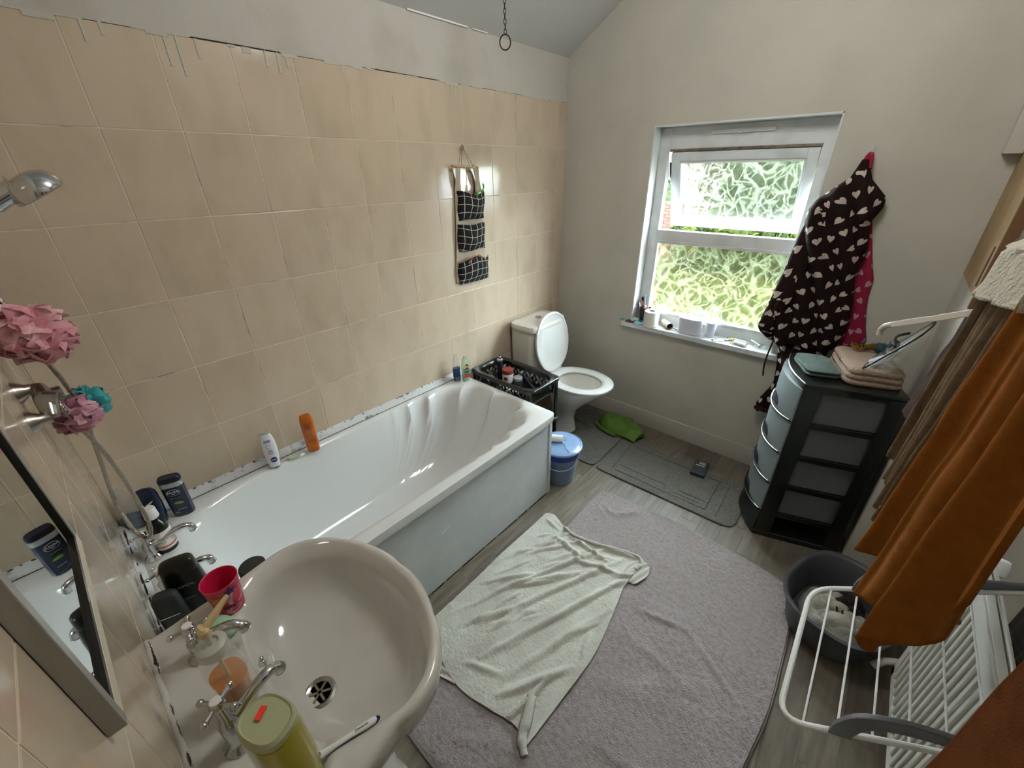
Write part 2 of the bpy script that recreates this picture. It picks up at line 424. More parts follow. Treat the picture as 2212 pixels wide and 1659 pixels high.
# left wall
H = 2.262
wl = struct('wall_left', MB().b2((-.12, -2.8, 0), (-.008, .1, 2.04)).b2((-.12, -2.8, 2.04), (0, .1, H+.0)), 'plaster_white', smooth=0)
gb = obj('grout_bed', MB().b2((-.0085, -2.675, 0), (-.0015, 0, 2.038)), 'grout', wl, smooth=0)
TW, TH = .2, .2482
tm = {}
def tile_at(parent, wdt, hgt, loc, axis):
    key = (round(wdt, 3), round(hgt, 3), axis)
    if key not in tm:
        d = (.0062, wdt-.0028, hgt-.0028) if axis == 'y' else (wdt-.0028, .0062, hgt-.0028)
        o = obj('tile', MB().box((0, 0, 0), d), 'tile', parent, smooth=0, bevel=.0012, seg=2); o.location = loc; tm[key] = o; return o
    return copyto(tm[key], parent, loc)
for r in range(8):
    z1 = 2.04-r*TH; z0 = max(z1-TH, .02) if r < 8 else 0
    if r == 7: z0 = .055
    for k in range(14):
        y1 = 0 if k == 0 else .112-.2*k; y0 = max(.112-.2*(k+1), -2.672)
        if r >= 6 and y0 < -1.1: continue
        tile_at(wl, y1-y0, z1-z0, (-.0035+random.uniform(-.0003, .0003), (y0+y1)/2, (z0+z1)/2), 'y')
# ragged paint on the top of the tiles
mb = MB(); y = -.06
while y > -2.6:
    wd = random.uniform(.02, .06); hh = random.uniform(.002, .010) if random.random() < .9 else random.uniform(.012, .022)
    mb.box((.0004, y-wd/2, 2.04-hh/2), (.0012, wd, hh)); y -= wd+random.choice([0, 0, .02, .1])
for y, h in ((-1.98, .05), (-2.03, .1), (-2.06, .08), (-2.2, .03), (-2.24, .05), (-1.71, .04), (-1.74, .06), (-1.78, .045), (-1.5, .03), (-.93, .05), (-.95, .035)):
    mb.box((.0005, y, 2.04-h/2), (.0012, .007, h))
o = obj('paint_drips', mb, 'paint_drip', wl, smooth=0); o['kind'] = 'stuff'
obj('crack_line', MB().box((.0006, -1.86, 2.0405), (.001, .26, .003)).box((.0006, -1.2, 2.0405), (.001, .35, .002)), 'mould', wl, smooth=0)
# window wall (y = 0), opening x .60..1.458, z .745..1.88
X0, X1, Z0, Z1 = .600, 1.458, .745, 1.878
ztop = 3.3
ww = struct('wall_window', MB().b2((-.1, 0, 0), (X0, .13, ztop)).b2((X1, 0, 0), (2.75, .13, ztop)).b2((X0, 0, 0), (X1, .13, Z0-.03)).b2((X0, 0, Z1), (X1, .13, ztop)), 'plaster', smooth=0)
obj('outer_face', MB().b2((-7, .1301, -.6), (X0, .15, ztop)).b2((X1, .1301, -.6), (9, .15, ztop)).b2((X0, .1301, -.6), (X1, .15, Z0-.03)).b2((X0, .1301, Z1), (X1, .15, ztop)), 'mortar', ww, smooth=0)
# white painted reveal lining
obj('reveal', MB().b2((X0-.001, -.002, Z0), (X0+.006, .13, Z1)).b2((X1-.006, -.002, Z0), (X1+.001, .13, Z1)).b2((X0, -.002, Z1-.006), (X1, .13, Z1+.001)), 'upvc', ww, smooth=0)
# ceiling: slopes up from left wall
def slope_ceiling():
    pts = [(-.12, H-.11), (0, H), (.75, H+.45), (2.75, H+.45)]
    up = [(2.75, H+.55), (-.12, H+.55)]
    poly = pts+up
    return MB().rings([[(x, -2.9, z) for x, z in poly], [(x, .13, z) for x, z in poly]])
struct('ceiling', slope_ceiling(), 'ceiling_paint', smooth=0)
# ragged line between wall and ceiling
o = obj('plaster_flake', MB().box((.004, -1.0, 2.262), (.006, .34, .006), rx=.0).box((.004, -.75, 2.262), (.006, .1, .004)), 'white_bottle', wl, smooth=0)
# near (tap) wall
YN = -2.675
wn = struct('wall_near', MB().b2((-.1, -2.8, 0), (2.75, YN-.008, ztop)), 'plaster_white', smooth=0)
obj('grout_bed', MB().b2((0, YN-.0085, 0), (2.2, YN-.0015, 2.038)), 'grout', wn, smooth=0)
for r in range(8):
    z1 = 2.04-r*TH; z0 = z1-TH
    if r == 7: z0 = .055
    for k in range(11):
        if r > 5 and k < 3: continue
        tile_at(wn, TW, z1-z0, (.1+.2*k, YN-.0035+random.uniform(-.0002, .0002), (z0+z1)/2), 'x')
# right side: alcove side at x = 2.04 back to y = -.5, then face y = -.5, then wall at x = 2.42
XR = 2.42
wr = struct('wall_right', MB().b2((2.04, -.5, 0), (2.75, .0, 1.263)).b2((XR, -2.9, 0), (2.75, -.5, ztop)).b2((2.42, -.485, 1.263), (2.75, 0, ztop)), 'plaster_white', smooth=0)
# timber cupboard side above the boxing
tb = thing('cupboard', 'tan timber cupboard side with brown front edge above the boxed wall corner', 'cupboard', (2.05, -.25, 1.265))
obj('side_panel', MB().b2((-.012, -.25, 0), (.012, .248, 1.3)), 'tan_board', tb, smooth=0)
obj('front_edge', MB().b2((-.016, -.266, -.03), (.012, -.246, 1.3)), 'brown_edge', tb, smooth=0)
obj('slot', MB().b2((-.0135, -.19, .03), (-.011, -.165, .16)), 'dark_slot', tb, smooth=0)
obj('door_panel', MB().b2((.012, -.262, 0), (.36, -.2525, 1.3)), 'mauve_paint', tb, smooth=0)
# white boxed corner high up
o = obj('pipe_box', MB().b2((1.985, -.06, 1.70), (2.035, -.004, 2.7)), 'plaster_white', smooth=0, bevel=.002)
tag(o, 'white painted box casing high in the corner beside the tan cupboard', 'casing')
# skirting along the window wall
mb = MB().rings([[(x, y, z) for y, z in ((0, 0), (-.018, 0), (-.018, .07), (-.013, .085), (-.01, .1), (-.006, .112), (0, .115))] for x in (.03, 1.99)])
struct('baseboard_window', mb, 'skirting', smooth=20)
# ================================================================== WINDOW
wi = struct('window_1', MB().b2((X0+.006, .085, Z0), (X0+.065, .135, Z1-.006)).b2((X1-.058, .085, Z0), (X1-.006, .135, Z1-.006))
            .b2((X0+.06, .085, 1.763), (X1-.05, .135, Z1-.006)).b2((X0+.06, .085, 1.27), (X1-.05, .135, 1.333)).b2((X0+.06, .085, Z0), (X1-.05, .135, .812)), 'upvc', smooth=0, bevel=.004)
obj('glazing_bead', MB().b2((X0+.06, .078, 1.255), (X1-.052, .09, 1.272)).b2((X0+.06, .078, .81), (X1-.052, .09, .827)).b2((X0+.063, .078, .82), (X0+.078, .09, 1.26)).b2((X1-.071, .078, .82), (X1-.056, .09, 1.26)), 'upvc', wi, smooth=0, bevel=.003)
obj('lower_pane', MB().b2((X0+.064, .104, .81), (X1-.056, .109, 1.272)), 'obscured_glass', wi, smooth=0)
obj('rail_shadow_gap', MB().b2((X0+.07, .083, 1.752), (X1-.06, .12, 1.7635)), 'chrome_worn', wi, smooth=0)
# trickle vent
obj('trickle_vent', MB().b2((.885, .072, 1.828), (1.19, .086, 1.846)).box((1.03, .07, 1.826), (.014, .006, .008)), 'upvc', wi, smooth=0, bevel=.003)
# open top-hung sash
th = math.radians(20); hy, hz = .105, 1.755
sash = obj('sash', MB(), 'upvc', wi) if False else None
def sp(x, s, d): return Vector((x, hy+s*math.sin(th)+d*math.cos(th), hz-s*math.cos(th)+d*math.sin(th)))
def sbox(mb, xa, xb, sa, sb, da, db):
    v = [sp(x, s, d) for x in (xa, xb) for s in (sa, sb) for d in (da, db)]
    return mb.add(v, [(0, 1, 3, 2), (4, 6, 7, 5), (0, 4, 5, 1), (2, 3, 7, 6), (0, 2, 6, 4), (1, 5, 7, 3)])
xa, xb = X0+.078, X1-.06; LS = .43
mb = MB(); sbox(mb, xa, xa+.052, 0, LS, -.02, .025); sbox(mb, xb-.052, xb, 0, LS, -.02, .025); sbox(mb, xa+.05, xb-.05, 0, .05, -.02, .025); sbox(mb, xa+.05, xb-.05, LS-.052, LS, -.02, .025)
sash = obj('sash', mb, 'upvc', wi, smooth=0, bevel=.004)
mb = MB(); sbox(mb, xa+.05, xb-.05, .048, LS-.05, .0, .005); obj('pane', mb, 'obscured_glass', sash, smooth=0)
mb = MB(); sbox(mb, xa+.05, xb-.05, .05, .06, -.024, .0); sbox(mb, xa+.05, xb-.05, LS-.064, LS-.052, -.024, 0); sbox(mb, xa+.048, xa+.06, .05, LS-.05, -.024, 0); sbox(mb, xb-.06, xb-.048, .05, LS-.05, -.024, 0)
obj('bead', mb, 'upvc', sash, smooth=0, bevel=.003)
mb = MB().tube([sp(1.02, LS-.028, -.022), sp(1.02, LS-.03, -.045), sp(1.015, LS-.06, -.05), sp(1.013, LS-.11, -.046)], [.009, .008, .007, .003], 8); sbox(mb, 1.0, 1.06, LS-.036, LS-.018, -.026, -.018)
obj('handle', mb, 'white_plastic', sash)
mb = MB().tube([(xa-.006, .11, 1.70), (xa-.004, .13, 1.64), sp(xa-.004, .17, 0)], .005, 6); mb.tube([sp(xa-.004, .02, 0), sp(xa-.004, .2, 0)], .004, 6)
obj('stay_arm', mb, 'iron', sash)
# window board
struct('trim_1', MB().rings([[(x, y, z) for x in (X0-.058 if y < 0 else X0+.002, X1+.05 if y < 0 else X1-.002)] for y, z in ((-.03, .715), (-.03, .745))], False, False) if False else
       MB().b2((X0-.058, -.03, .713), (X1+.05, -.0005, .745)).b2((X0+.006, -.001, .713), (X1-.006, .09, .745)), 'sill_paint', smooth=0, bevel=.004)
# ================================================================== OUTSIDE
struct('lawn', MB().b2((-40, .152, -.7), (40, 70, -.6)), 'lawn', smooth=0)
def leafmass(name, label, cat, cx, cy, cz, sx, sy, sz, n, m, ls=.09, seed=1):
    rr = random.Random(seed); mb = MB()
    mb.sphere((0, 0, 0), 1, 14, 8, (sx*.88, sy*.88, sz*.88))
    for i in range(n):
        t, p = rr.uniform(0, 2*PI), math.acos(rr.uniform(-1, 1)); k = rr.uniform(.85, 1.08)
        c = Vector((sx*k*math.sin(p)*math.cos(t), sy*k*math.sin(p)*math.sin(t), sz*k*math.cos(p)))
        a = Vector((rr.uniform(-1, 1), rr.uniform(-1, 1), rr.uniform(-1, 1))).normalized()*ls; b = a.cross(Vector((rr.uniform(-1, 1), rr.uniform(-1, 1), rr.uniform(-1, 1)))).normalized()*ls*.4
        mb.add([c-a, c+b, c+a, c-b], [(0, 1, 2, 3)])
    t = thing(name, label, cat, (cx, cy, cz)); o = obj('foliage', mb, m, t, smooth=0); o['kind'] = 'stuff'
    return t
for i, (px, lab) in enumerate(((-1.5, 'green hedge bush at left end beside the brick wall'), (.7, 'green hedge bush left of centre beyond the lawn'), (2.9, 'green hedge bush right of centre beyond the lawn'), (5.1, 'green hedge bush at right beyond the lawn'))):
    leafmass('hedge_bush', lab+', seen under the open sash', 'bush', px, 8.6, .1, 1.04, .7, .86, 1500, 'leaves', .09, i)
leafmass('garden_tree', 'broad pale green tree behind the hedge at right of the window view', 'tree', -.3, 13.5, 3.2, 3.9, 1.8, 5.0, 3600, 'leaves_dark', .2, 9)
leafmass('garden_tree', 'rounded green tree further right beyond the hedge', 'tree', 8.5, 15.5, 2.6, 3.1, 1.6, 4.2, 1200, 'leaves_dark', .2, 19)
leafmass('garden_shrub', 'leafy shrub rising behind the brick wall at left of the window view', 'shrub', -4.4, 10.7, .5, 1.2, .4, 1.2, 900, 'leaves_dark', .09, 12)
bw = thing('garden_wall', 'orange brick garden wall seen through the gap left of the open sash', 'wall', (-3.3, 9.6, -.6))
obj('mortar', MB().b2((-1.9, -.1, 0), (.55, .1, 1.45)), 'mortar', bw, smooth=0)
bk = None
for r in range(18):
    for k in range(10):
        loc = (-1.77+.235*k+(.117 if r % 2 else 0), -.1, .045+.08*r)
        if bk is None: bk = obj('brick', MB().box((0, 0, 0), (.22, .03, .068)), 'brick', bw, smooth=0); bk.location = loc
        else: copyto(bk, bw, loc)
fh = thing('far_house', 'pale house with blue grey roof far beyond the garden wall', 'house', (-7.2, 17, -.6))
obj('wall', MB().b2((-2.5, 0, 0), (2.3, 3, 2.6)), 'far_render', fh, smooth=0)
obj('roof', MB().rings([[(x, -.3, 2.5), (x, 3.3, 2.5), (x, 1.5, 3.9)] for x in (-2.7, 2.5)]), 'roof_tile', fh, smooth=0)

# ================================================================== BATH
bath = thing('bathtub', 'white scalloped acrylic bathtub along the tiled wall', 'bathtub', (0, 0, 0))
N = 620; cx = .366
def sr(t, a, b, n):
    return 1/((abs(math.cos(t))/a)**n+(abs(math.sin(t))/b)**n)**(1/n)
def bring(z, xa, xb, ya, yb, n, sc_=0):
    # outline between xa..xb, ya(near)..yb(far)
    R = []; ccx, ccy = (xa+xb)/2, (ya+yb)/2
    for j in range(N):
        t = 2*PI*j/N; r = sr(t, (xb-xa)/2, (yb-ya)/2, n); x = r*math.cos(t); y = r*math.sin(t)
        yy = ccy+y; k = max(0, min(1, (yy+1.62)/.32)); 
        if sc_:
            L = math.atan2((yy+1.62)*1.25, x) if yy > -1.62 else 0
            lobes = abs(math.sin(L*9.5+.4))**.5
            s = 1+sc_*k*(lobes-.65); x *= s; y = (yy+1.5)*s-1.5-ccy if yy > -1.5 else y
        # taper: wider towards the far end
        wf = 1+.05*max(0, min(1, (yy+2.4)/1.0))-.03
        R.append((ccx+x*wf if sc_ or n < 6 else ccx+x, ccy+y, z))
    return R
rg = [bring(.498, .0, .728, -2.672, -1.022, 30), bring(.52, -.0, .732, -2.672, -1.018, 30), bring(.541, 0, .731, -2.672, -1.02, 30), bring(.545, .004, .722, -2.668, -1.028, 26),
      bring(.5455, .032, .694, -2.60, -1.052, 5.5, .05), bring(.543, .047, .68, -2.575, -1.064, 4.2, .11), bring(.531, .055, .674, -2.562, -1.074, 3.8, .15), bring(.505, .062, .668, -2.552, -1.09, 3.6, .165), bring(.46, .07, .66, -2.54, -1.11, 3.4, .16),
      bring(.38, .085, .645, -2.52, -1.155, 3.3, .13), bring(.28, .105, .625, -2.5, -1.23, 3.2, .09), bring(.2, .13, .6, -2.47, -1.33, 3.0, .045), bring(.155, .17, .56, -2.43, -1.44, 2.8, .01), bring(.14, .24, .49, -2.36, -1.6, 2.6), bring(.137, .34, .39, -2.1, -1.9, 2.4)]
obj('tub', MB().rings(rg, False, True), 'acrylic', bath, smooth=60)
obj('side_panel', MB().b2((.69, -2.67, .006), (.703, -1.03, .495)), 'bath_panel', bath, smooth=0, bevel=.002)
obj('end_panel', MB().b2((.03, -1.045, .006), (.70, -1.032, .495)), 'bath_panel', bath, smooth=0)
obj('panel_trim', MB().b2((.7, -1.05, .006), (.708, -1.028, .5)), 'bath_panel', bath, smooth=0, bevel=.002)
mb = MB().b2((.7032, -2.67, .4945), (.7052, -1.1, .4975)); y = -1.1
while y > -2.3:
    mb.box((.7035, y, .004), (.003, .07, random.uniform(.004, .011))); y -= random.uniform(.075, .1)
o = obj('dirt_line', mb, 'mould', bath, smooth=0)
mb = MB()
for y, z, l in ((-1.08, .488, .03), (-1.13, .485, .02), (-1.55, .44, .03), (-1.75, .45, .02), (-1.78, .30, .05)): mb.box((.7034, y, z), (.0015, l, .003), rx=.3)
o = obj('paint_chips', mb, 'white_plastic', bath, smooth=0); o['kind'] = 'stuff'
obj('waste', MB().lathe([(.03, .1385), (.03, .141), (.022, .142), (.018, .139), (0.001, .139)], 20, (.365, -2.3, 0)), 'chrome', bath)
# silicone trim strip between bath and tiles
tr = obj('sealing_strip', MB().rings([[(x, y, z) for x, z in ((.0, .545), (.022, .5455), (.02, .552), (.008, .562), (.003, .575), (.0, .577))] for y in (-2.672, -1.03)]), 'silicone', smooth=40)
tag(tr, 'white plastic sealing strip along the back edge of the bath', 'trim')
mb = MB().box((.0235, -1.85, .5462), (.0025, 1.64, .0016))
for i in range(40):
    y = random.choice([random.uniform(-2.6, -1.1), random.uniform(-2.45, -2.15), random.uniform(-1.5, -1.25)])
    mb.box((.0032+random.uniform(0, .001), y, .5755+random.uniform(-.003, .002)), (.003, random.uniform(.003, .014), random.uniform(.001, .003)))
o = obj('mould_line', mb, 'mould', tr, smooth=0); o['kind'] = 'stuff'
mb = MB().rings([[(x, y, z) for y, z in ((YN, .545), (YN+.02, .5455), (YN+.006, .565), (YN, .57))] for x in (.02, .84)])
t2 = obj('sealing_strip', mb, 'silicone', smooth=40); tag(t2, 'grimy white sealing strip along the tap end of the bath', 'trim')
mb = MB()
for i in range(34):
    x = random.uniform(.05, .82); mb.box((x, YN+.0045+random.uniform(0, .003), .566+random.uniform(-.004, .003)), (random.uniform(.01, .05), .003, random.uniform(.001, .003)), ry=random.uniform(-.05, .05))
o = obj('mould_line', mb, 'mould', t2, smooth=0); o['kind'] = 'stuff'

# taps -------------------------------------------------------------
def crosshead(mb, c, r=.026, rot=.4):
    c = Vector(c)
    mb.lathe([(.011, 0), (.012, .006), (.009, .013), (.006, .016)], 16, c)
    for k in range(4):
        a = rot+k*PI/2; d = Vector((math.cos(a), math.sin(a), 0))
        mb.tube([c+d*.006+Vector((0, 0, .006)), c+d*(r*.6)+Vector((0, 0, .006)), c+d*r+Vector((0, 0, .006))], [.004, .0035, .0045], 8)
        mb.sphere(c+d*(r+.003)+Vector((0, 0, .006)), .0062, 10, 8)
def pillar_tap(name, label, loc, rz, hmul=1.0, reach=.1, spouty=0, m='chrome', drop=.02):
    t = thing(name, label, 'tap', loc, rz)
    mb = MB().lathe([(.026, 0), (.026, .004), (.019, .012), (.015, .02), (.016, .05*hmul), (.013, .056*hmul), (.009, .062*hmul), (.009, .085*hmul), (.006, .09*hmul)], 24)
    obj('body', mb, m, t)
    h = .045*hmul
    mb = MB().tube(spl([(0, 0, h), (0, reach*.35, h+.012), (0, reach*.8, h+.022), (0, reach, h+.014), (0, reach+.006, h-drop+.014)], 6), [.011]*6+[.0105]*6+[.010]*6+[.011]*6+[.012], 14)
    obj('spout', mb, m, t)
    mb = MB(); crosshead(mb, (0, 0, .085*hmul)); hd = obj('cross_handle', mb, m, t)
    obj('cap', MB().lathe([(.0088, 0), (.008, .002), (.001, .0028)], 16, (0, 0, .0855*hmul+.0155)), 'label_white', hd)
    return t
pillar_tap('bath_tap', 'chrome bath tap with grimy base nearest the tiled wall', (.25, -2.625, .545), -.15, 1.15, .115)
pillar_tap('bath_tap', 'chrome bath tap half hidden behind the black shampoo bottle', (.45, -2.625, .545), -.1, 1.0, .115)
pillar_tap('basin_tap', 'chrome basin tap behind the orange soap pump bottle', (.955, -2.598, .7865), -.55, .9, .085, drop=.012)
pillar_tap('basin_tap', 'chrome basin tap with cream button beside the yellow bottle', (1.178, -2.6, .7865), .25, 1.35, .09, drop=.012)

# ================================================================== BASIN
ba = thing('washbasin', 'beige white scalloped ceramic washbasin mounted on the tap wall', 'basin', (0, 0, 0))
inner = [(.892, -2.497), (.858, -2.46), (.845, -2.42), (.846, -2.37), (.862, -2.33), (.895, -2.292), (.94, -2.262), (1.0, -2.24), (1.075, -2.226), (1.145, -2.226), (1.21, -2.238), (1.26, -2.256), (1.30, -2.282), (1.333, -2.318), (1.349, -2.364), (1.347, -2.4), (1.332, -2.434), (1.312, -2.464), (1.28, -2.494), (1.246, -2.513), (1.2, -2.523), (1.13, -2.529), (1.056, -2.531), (.985, -2.524), (.93, -2.512)]
NB = 120
def resample(P, n):
    P = [Vector((*p, 0)) for p in P]; P2 = []
    for i in range(len(P)):
        a, b, c, d = P[i-1], P[i], P[(i+1) % len(P)], P[(i+2) % len(P)]
        for k in range(10):
            t = k/10; P2.append(.5*((2*b)+(c-a)*t+(2*a-5*b+4*c-d)*t*t+(3*b-a-3*c+d)*t**3))
    L = [0]
    for i in range(len(P2)): L.append(L[-1]+(P2[(i+1) % len(P2)]-P2[i]).length)
    out = []; T = L[-1]; k = 0
    for j in range(n):
        s = T*j/n
        while L[k+1] < s: k += 1
        f = (s-L[k])/(L[k+1]-L[k]); out.append(P2[k].lerp(P2[(k+1) % len(P2)], f))
    return out
inn = resample(inner, NB); cc = Vector((1.105, -2.38, 0))
def ring_in(k, z, c=cc): return [(c.x+(p.x-cc.x)*k, c.y+(p.y-cc.y)*k, z) for p in inn]
outer = []
for p in inn:   # outer outline: offset outwards with shell notches at the front, straight at the back
    d = (p-cc); a = math.atan2(d.y, d.x)
    u = d.normalized()
    off = .027
    q = p+u*off
    if p.y > -2.5:
        q += u*.0035*(abs(math.sin(a*3.5+.4))**.5-.7)*2
    outer.append(q)
back = []
for p, q in zip(inn, outer):
    if p.y <= -2.49:      # deck reaches the wall
        tt = (p.x-.892)/(1.28-.892); x = .835+max(-.05, min(1.05, tt))*(1.475-.835); x = max(.835, min(1.475, x)); back.append(Vector((x, YN+.001, 0)))
    else: back.append(q)
# blend flanks
n = len(back)
fin = []
for i, (p, b) in enumerate(zip(inn, back)):
    if p.y > -2.49 and p.y < -2.40:
        f = (-2.40-p.y)/.09; side = .832 if p.x < 1.1 else 1.44
        yb = b.y-(f**1.6)*.1; xb = b.x*(1-f*.8)+side*f*.8; fin.append(Vector((xb, yb, 0)))
    else: fin.append(b)
def rz_(P, k, z, zb=None): return [(cc.x+(p.x-cc.x)*k, YN+.001+(p.y-YN-.001)*k if p.y < -2.6 else cc.y+(p.y-cc.y)*k, z if (zb is None or p.y > -2.6) else zb) for p in P]
def mixr(f, z): return [((a.x*(1-f)+b.x*f), (a.y*(1-f)+b.y*f), z if b.y > -2.6 else z*(1-f*.0)) for a, b in zip(inn, fin)]
R = [rz_(fin, .62, .60), rz_(fin, .82, .655), rz_(fin, .93, .70), rz_(fin, .985, .745), rz_(fin, 1.0, .772), rz_(fin, 1.0, .787)]
top = []
for f, z, zd in ((.93, .798, .7875), (.75, .803, .7865), (.5, .8045, .7865), (.22, .802, .7875), (.06, .795, .789)):
    top.append([((a.x*(1-f)+b.x*f), (a.y*(1-f)+b.y*f), (zd if b.y < -2.6 else z)) for a, b in zip(inn, fin)])
R += top
for k, z in ((.985, .782), (.965, .762), (.93, .735), (.87, .705), (.76, .68), (.6, .664), (.4, .655), (.2, .65), (.1, .648)):
    c = Vector((1.115, -2.39-.06*(1-k), 0)); R.append([(c.x+(p.x-cc.x)*k, c.y+(p.y-cc.y)*k, z) for p in inn])
obj('bowl', MB().rings(R, True, True), 'ceramic_beige', ba, smooth=70)
# waste
dr = Vector((1.124, -2.462, .6505))
obj('waste', MB().lathe([(.034, 0), (.034, .003), (.029, .0045), (.024, .002), (.023, -.004)], 28, dr, cap1=False), 'chrome_worn', ba)
mb = MB().lathe([(.023, .0012), (.001, .0012)], 24, dr); o = obj('drain_hole', mb, 'near_black', ba)
mb = MB(); 
for k in range(3): mb.box((dr.x, dr.y, dr.z+.003), (.044, .005, .003), rz=k*PI/3)
obj('drain_cross', mb, 'bronze', ba, smooth=0)
obj('overflow', MB().sphere((1.052, -2.524, .765), .008, 10, 8).sphere((1.046, -2.522, .772), .005, 8, 6).sphere((1.058, -2.522, .773), .005, 8, 6).sphere((1.053, -2.522, .758), .005, 8, 6), 'chrome', ba)
mb = MB().tube(spl([(1.21, -2.40, .675), (1.235, -2.385, .676), (1.24, -2.375, .678), (1.262, -2.366, .684)], 4), .0022, 5)
pd = thing('basin_pedestal', 'glossy white pedestal foot under the washbasin', 'pedestal', (1.09, -2.44, 0))
obj('column', MB().loft([(.105, .115, 0), (.10, .11, .03), (.085, .095, .12), (.08, .085, .35), (.09, .09, .6), (.1, .1, .63)], 36, 2.3), 'ceramic', pd)
# grimy silicone at the wall joint
mb = MB().tube([(.84+.66*i/30, YN+.004+.0015*math.sin(i*2.1), .789+.002*math.sin(i*1.3)) for i in range(31)], .007, 8)
si = obj('silicone_bead', mb, 'ceramic_beige', smooth=60); tag(si, 'cracked dirty silicone bead between washbasin and wall', 'sealant')
mb = MB()
for (xa_, xb_, w_) in ((.845, .90, .0022), (.885, .925, .004), (.925, .945, .0016), (1.02, 1.05, .002), (1.06, 1.10, .0012), (1.13, 1.16, .003), (1.2, 1.235, .002)):
    n_ = 9; mb.tube([(xa_+(xb_-xa_)*i/n_, YN+.0095+.0025*nz(xa_*50+i*.7, i*.3), .7955+.001*nz(i*.9, xa_*9)) for i in range(n_+1)], [w_*.7*(.25+.75*math.sin(PI*i/n_))*(.8+.3*nz(i*1.1, xa_*30)) for i in range(n_+1)], 6)
o = obj('mould_spots', mb, 'mould', si, smooth=0); o['kind'] = 'stuff'

# ================================================================== MIRROR on the tap wall
mi = thing('wall_mirror', 'framed wall mirror with black inner edge above the washbasin', 'mirror', (1.085, YN, 1.113))
W2 = .2; HM = .62
obj('glass', MB().b2((-W2+.02, .006, .03), (W2-.02, .012, HM-.03)), 'mirror_glass', mi, smooth=0)
obj('bevel_strip', MB().b2((-W2+.018, .008, .024), (W2-.014, .0165, .034)).b2((-W2+.018, .008, .03), (-W2+.028, .0165, HM-.03)), 'mirror_bevel', mi, smooth=0)
obj('bottom_rail', MB().b2((-W2, 0, 0), (W2-.004, .017, .0255)), 'mirror_frame_cream', mi, smooth=0, bevel=.002)
obj('frame', MB().b2((W2-.0165, 0, 0), (W2, .0175, HM)).b2((-W2, 0, .024), (-W2+.019, .0172, HM)).b2((-W2, 0, HM-.03), (W2, .017, HM)), 'mirror_frame', mi, smooth=0, bevel=.0015)

# ================================================================== SHOWER
sh = thing('shower_set', 'chrome hand shower with rail bracket on the tap wall above the bath', 'shower', (.42, YN, 1.2))
def shp(x, y, z): return (x-.42, y-YN, z-1.2)
mb = MB()
for (x, z) in ((.40, 1.24), (.47, 1.19)):
    mb.lathe([(.026, 0), (.024, .006), (.014, .018), (.012, .035)], 20, M=Matrix.Translation(shp(x, YN, z)) @ Matrix.Rotation(-PI/2, 4, 'X'))
obj('wall_flange', mb, 'bronze', sh)
mb = MB().tube([shp(.40, YN+.035, 1.24), shp(.44, YN+.04, 1.222), shp(.47, YN+.035, 1.19)], [.014, .02, .014], 16)
mb.tube([shp(.44, YN+.035, 1.222), shp(.445, YN+.055, 1.215)], [.021, .021], 20)
obj('bracket_body', mb, 'chrome_worn', sh)
obj('dial', MB().lathe([(.017, 0), (.0175, .016), (.015, .018), (.001, .018)], 24, M=Matrix.Translation(shp(.40, YN+.05, 1.215)) @ Matrix.Rotation(-PI/2, 4, 'X')), 'chrome_worn', sh)
pts = spl([shp(.40, -2.625, 1.19), shp(.34, -2.60, 1.0), shp(.31, -2.592, .84), shp(.315, -2.594, .715), shp(.305, -2.612, .665), shp(.285, -2.632, .70), shp(.27, -2.635, .82), shp(.28, -2.612, 1.0), shp(.30, -2.598, 1.14), shp(.34, -2.606, 1.27), shp(.355, -2.62, 1.36), shp(.345, -2.645, 1.44), shp(.345, -2.64, 1.50)], 44)
rad = [.0056 if i % 2 else .0047 for i in range(len(pts))]
obj('hose', MB().tube(pts, rad, 9), 'bronze', sh, smooth=0)
# hand piece
mb = MB().tube(spl([shp(.345, -2.64, 1.50), shp(.345, -2.60, 1.575), shp(.345, -2.56, 1.62), shp(.345, -2.51, 1.650)], 6), [.0125]*6+[.014]*6+[.02]*6+[.028], 16)
obj('handle', mb, 'chrome', sh)
hm = Matrix.Translation(shp(.345, -2.485, 1.647)) @ Matrix.Rotation(math.radians(28), 4, 'X')
mb = MB().lathe([(.001, .033), (.02, .031), (.038, .023), (.047, .010), (.05, -.006), (.049, -.012), (.046, -.014)], 32, M=hm)
hd = obj('head', mb, 'chrome', sh)
obj('spray_face', MB().lathe([(.0445, -.0145), (.001, -.0155)], 28, M=hm), 'dark_grey', hd)
mb = MB().lathe([(.016, 0), (.017, .03), (.016, .045)], 20, M=Matrix.Translation(shp(.345, -2.635, 1.39)))
mb.tube([shp(.345, YN, 1.41), shp(.345, -2.63, 1.41)], .008, 10)
hk = obj('slider', mb, 'white_plastic', sh)
obj('ring', MB().lathe([(.0173, 0), (.018, .002), (.0173, .004)], 20, M=Matrix.Translation(shp(.345, -2.635, 1.425)), cap0=False, cap1=False), 'near_black', hk)

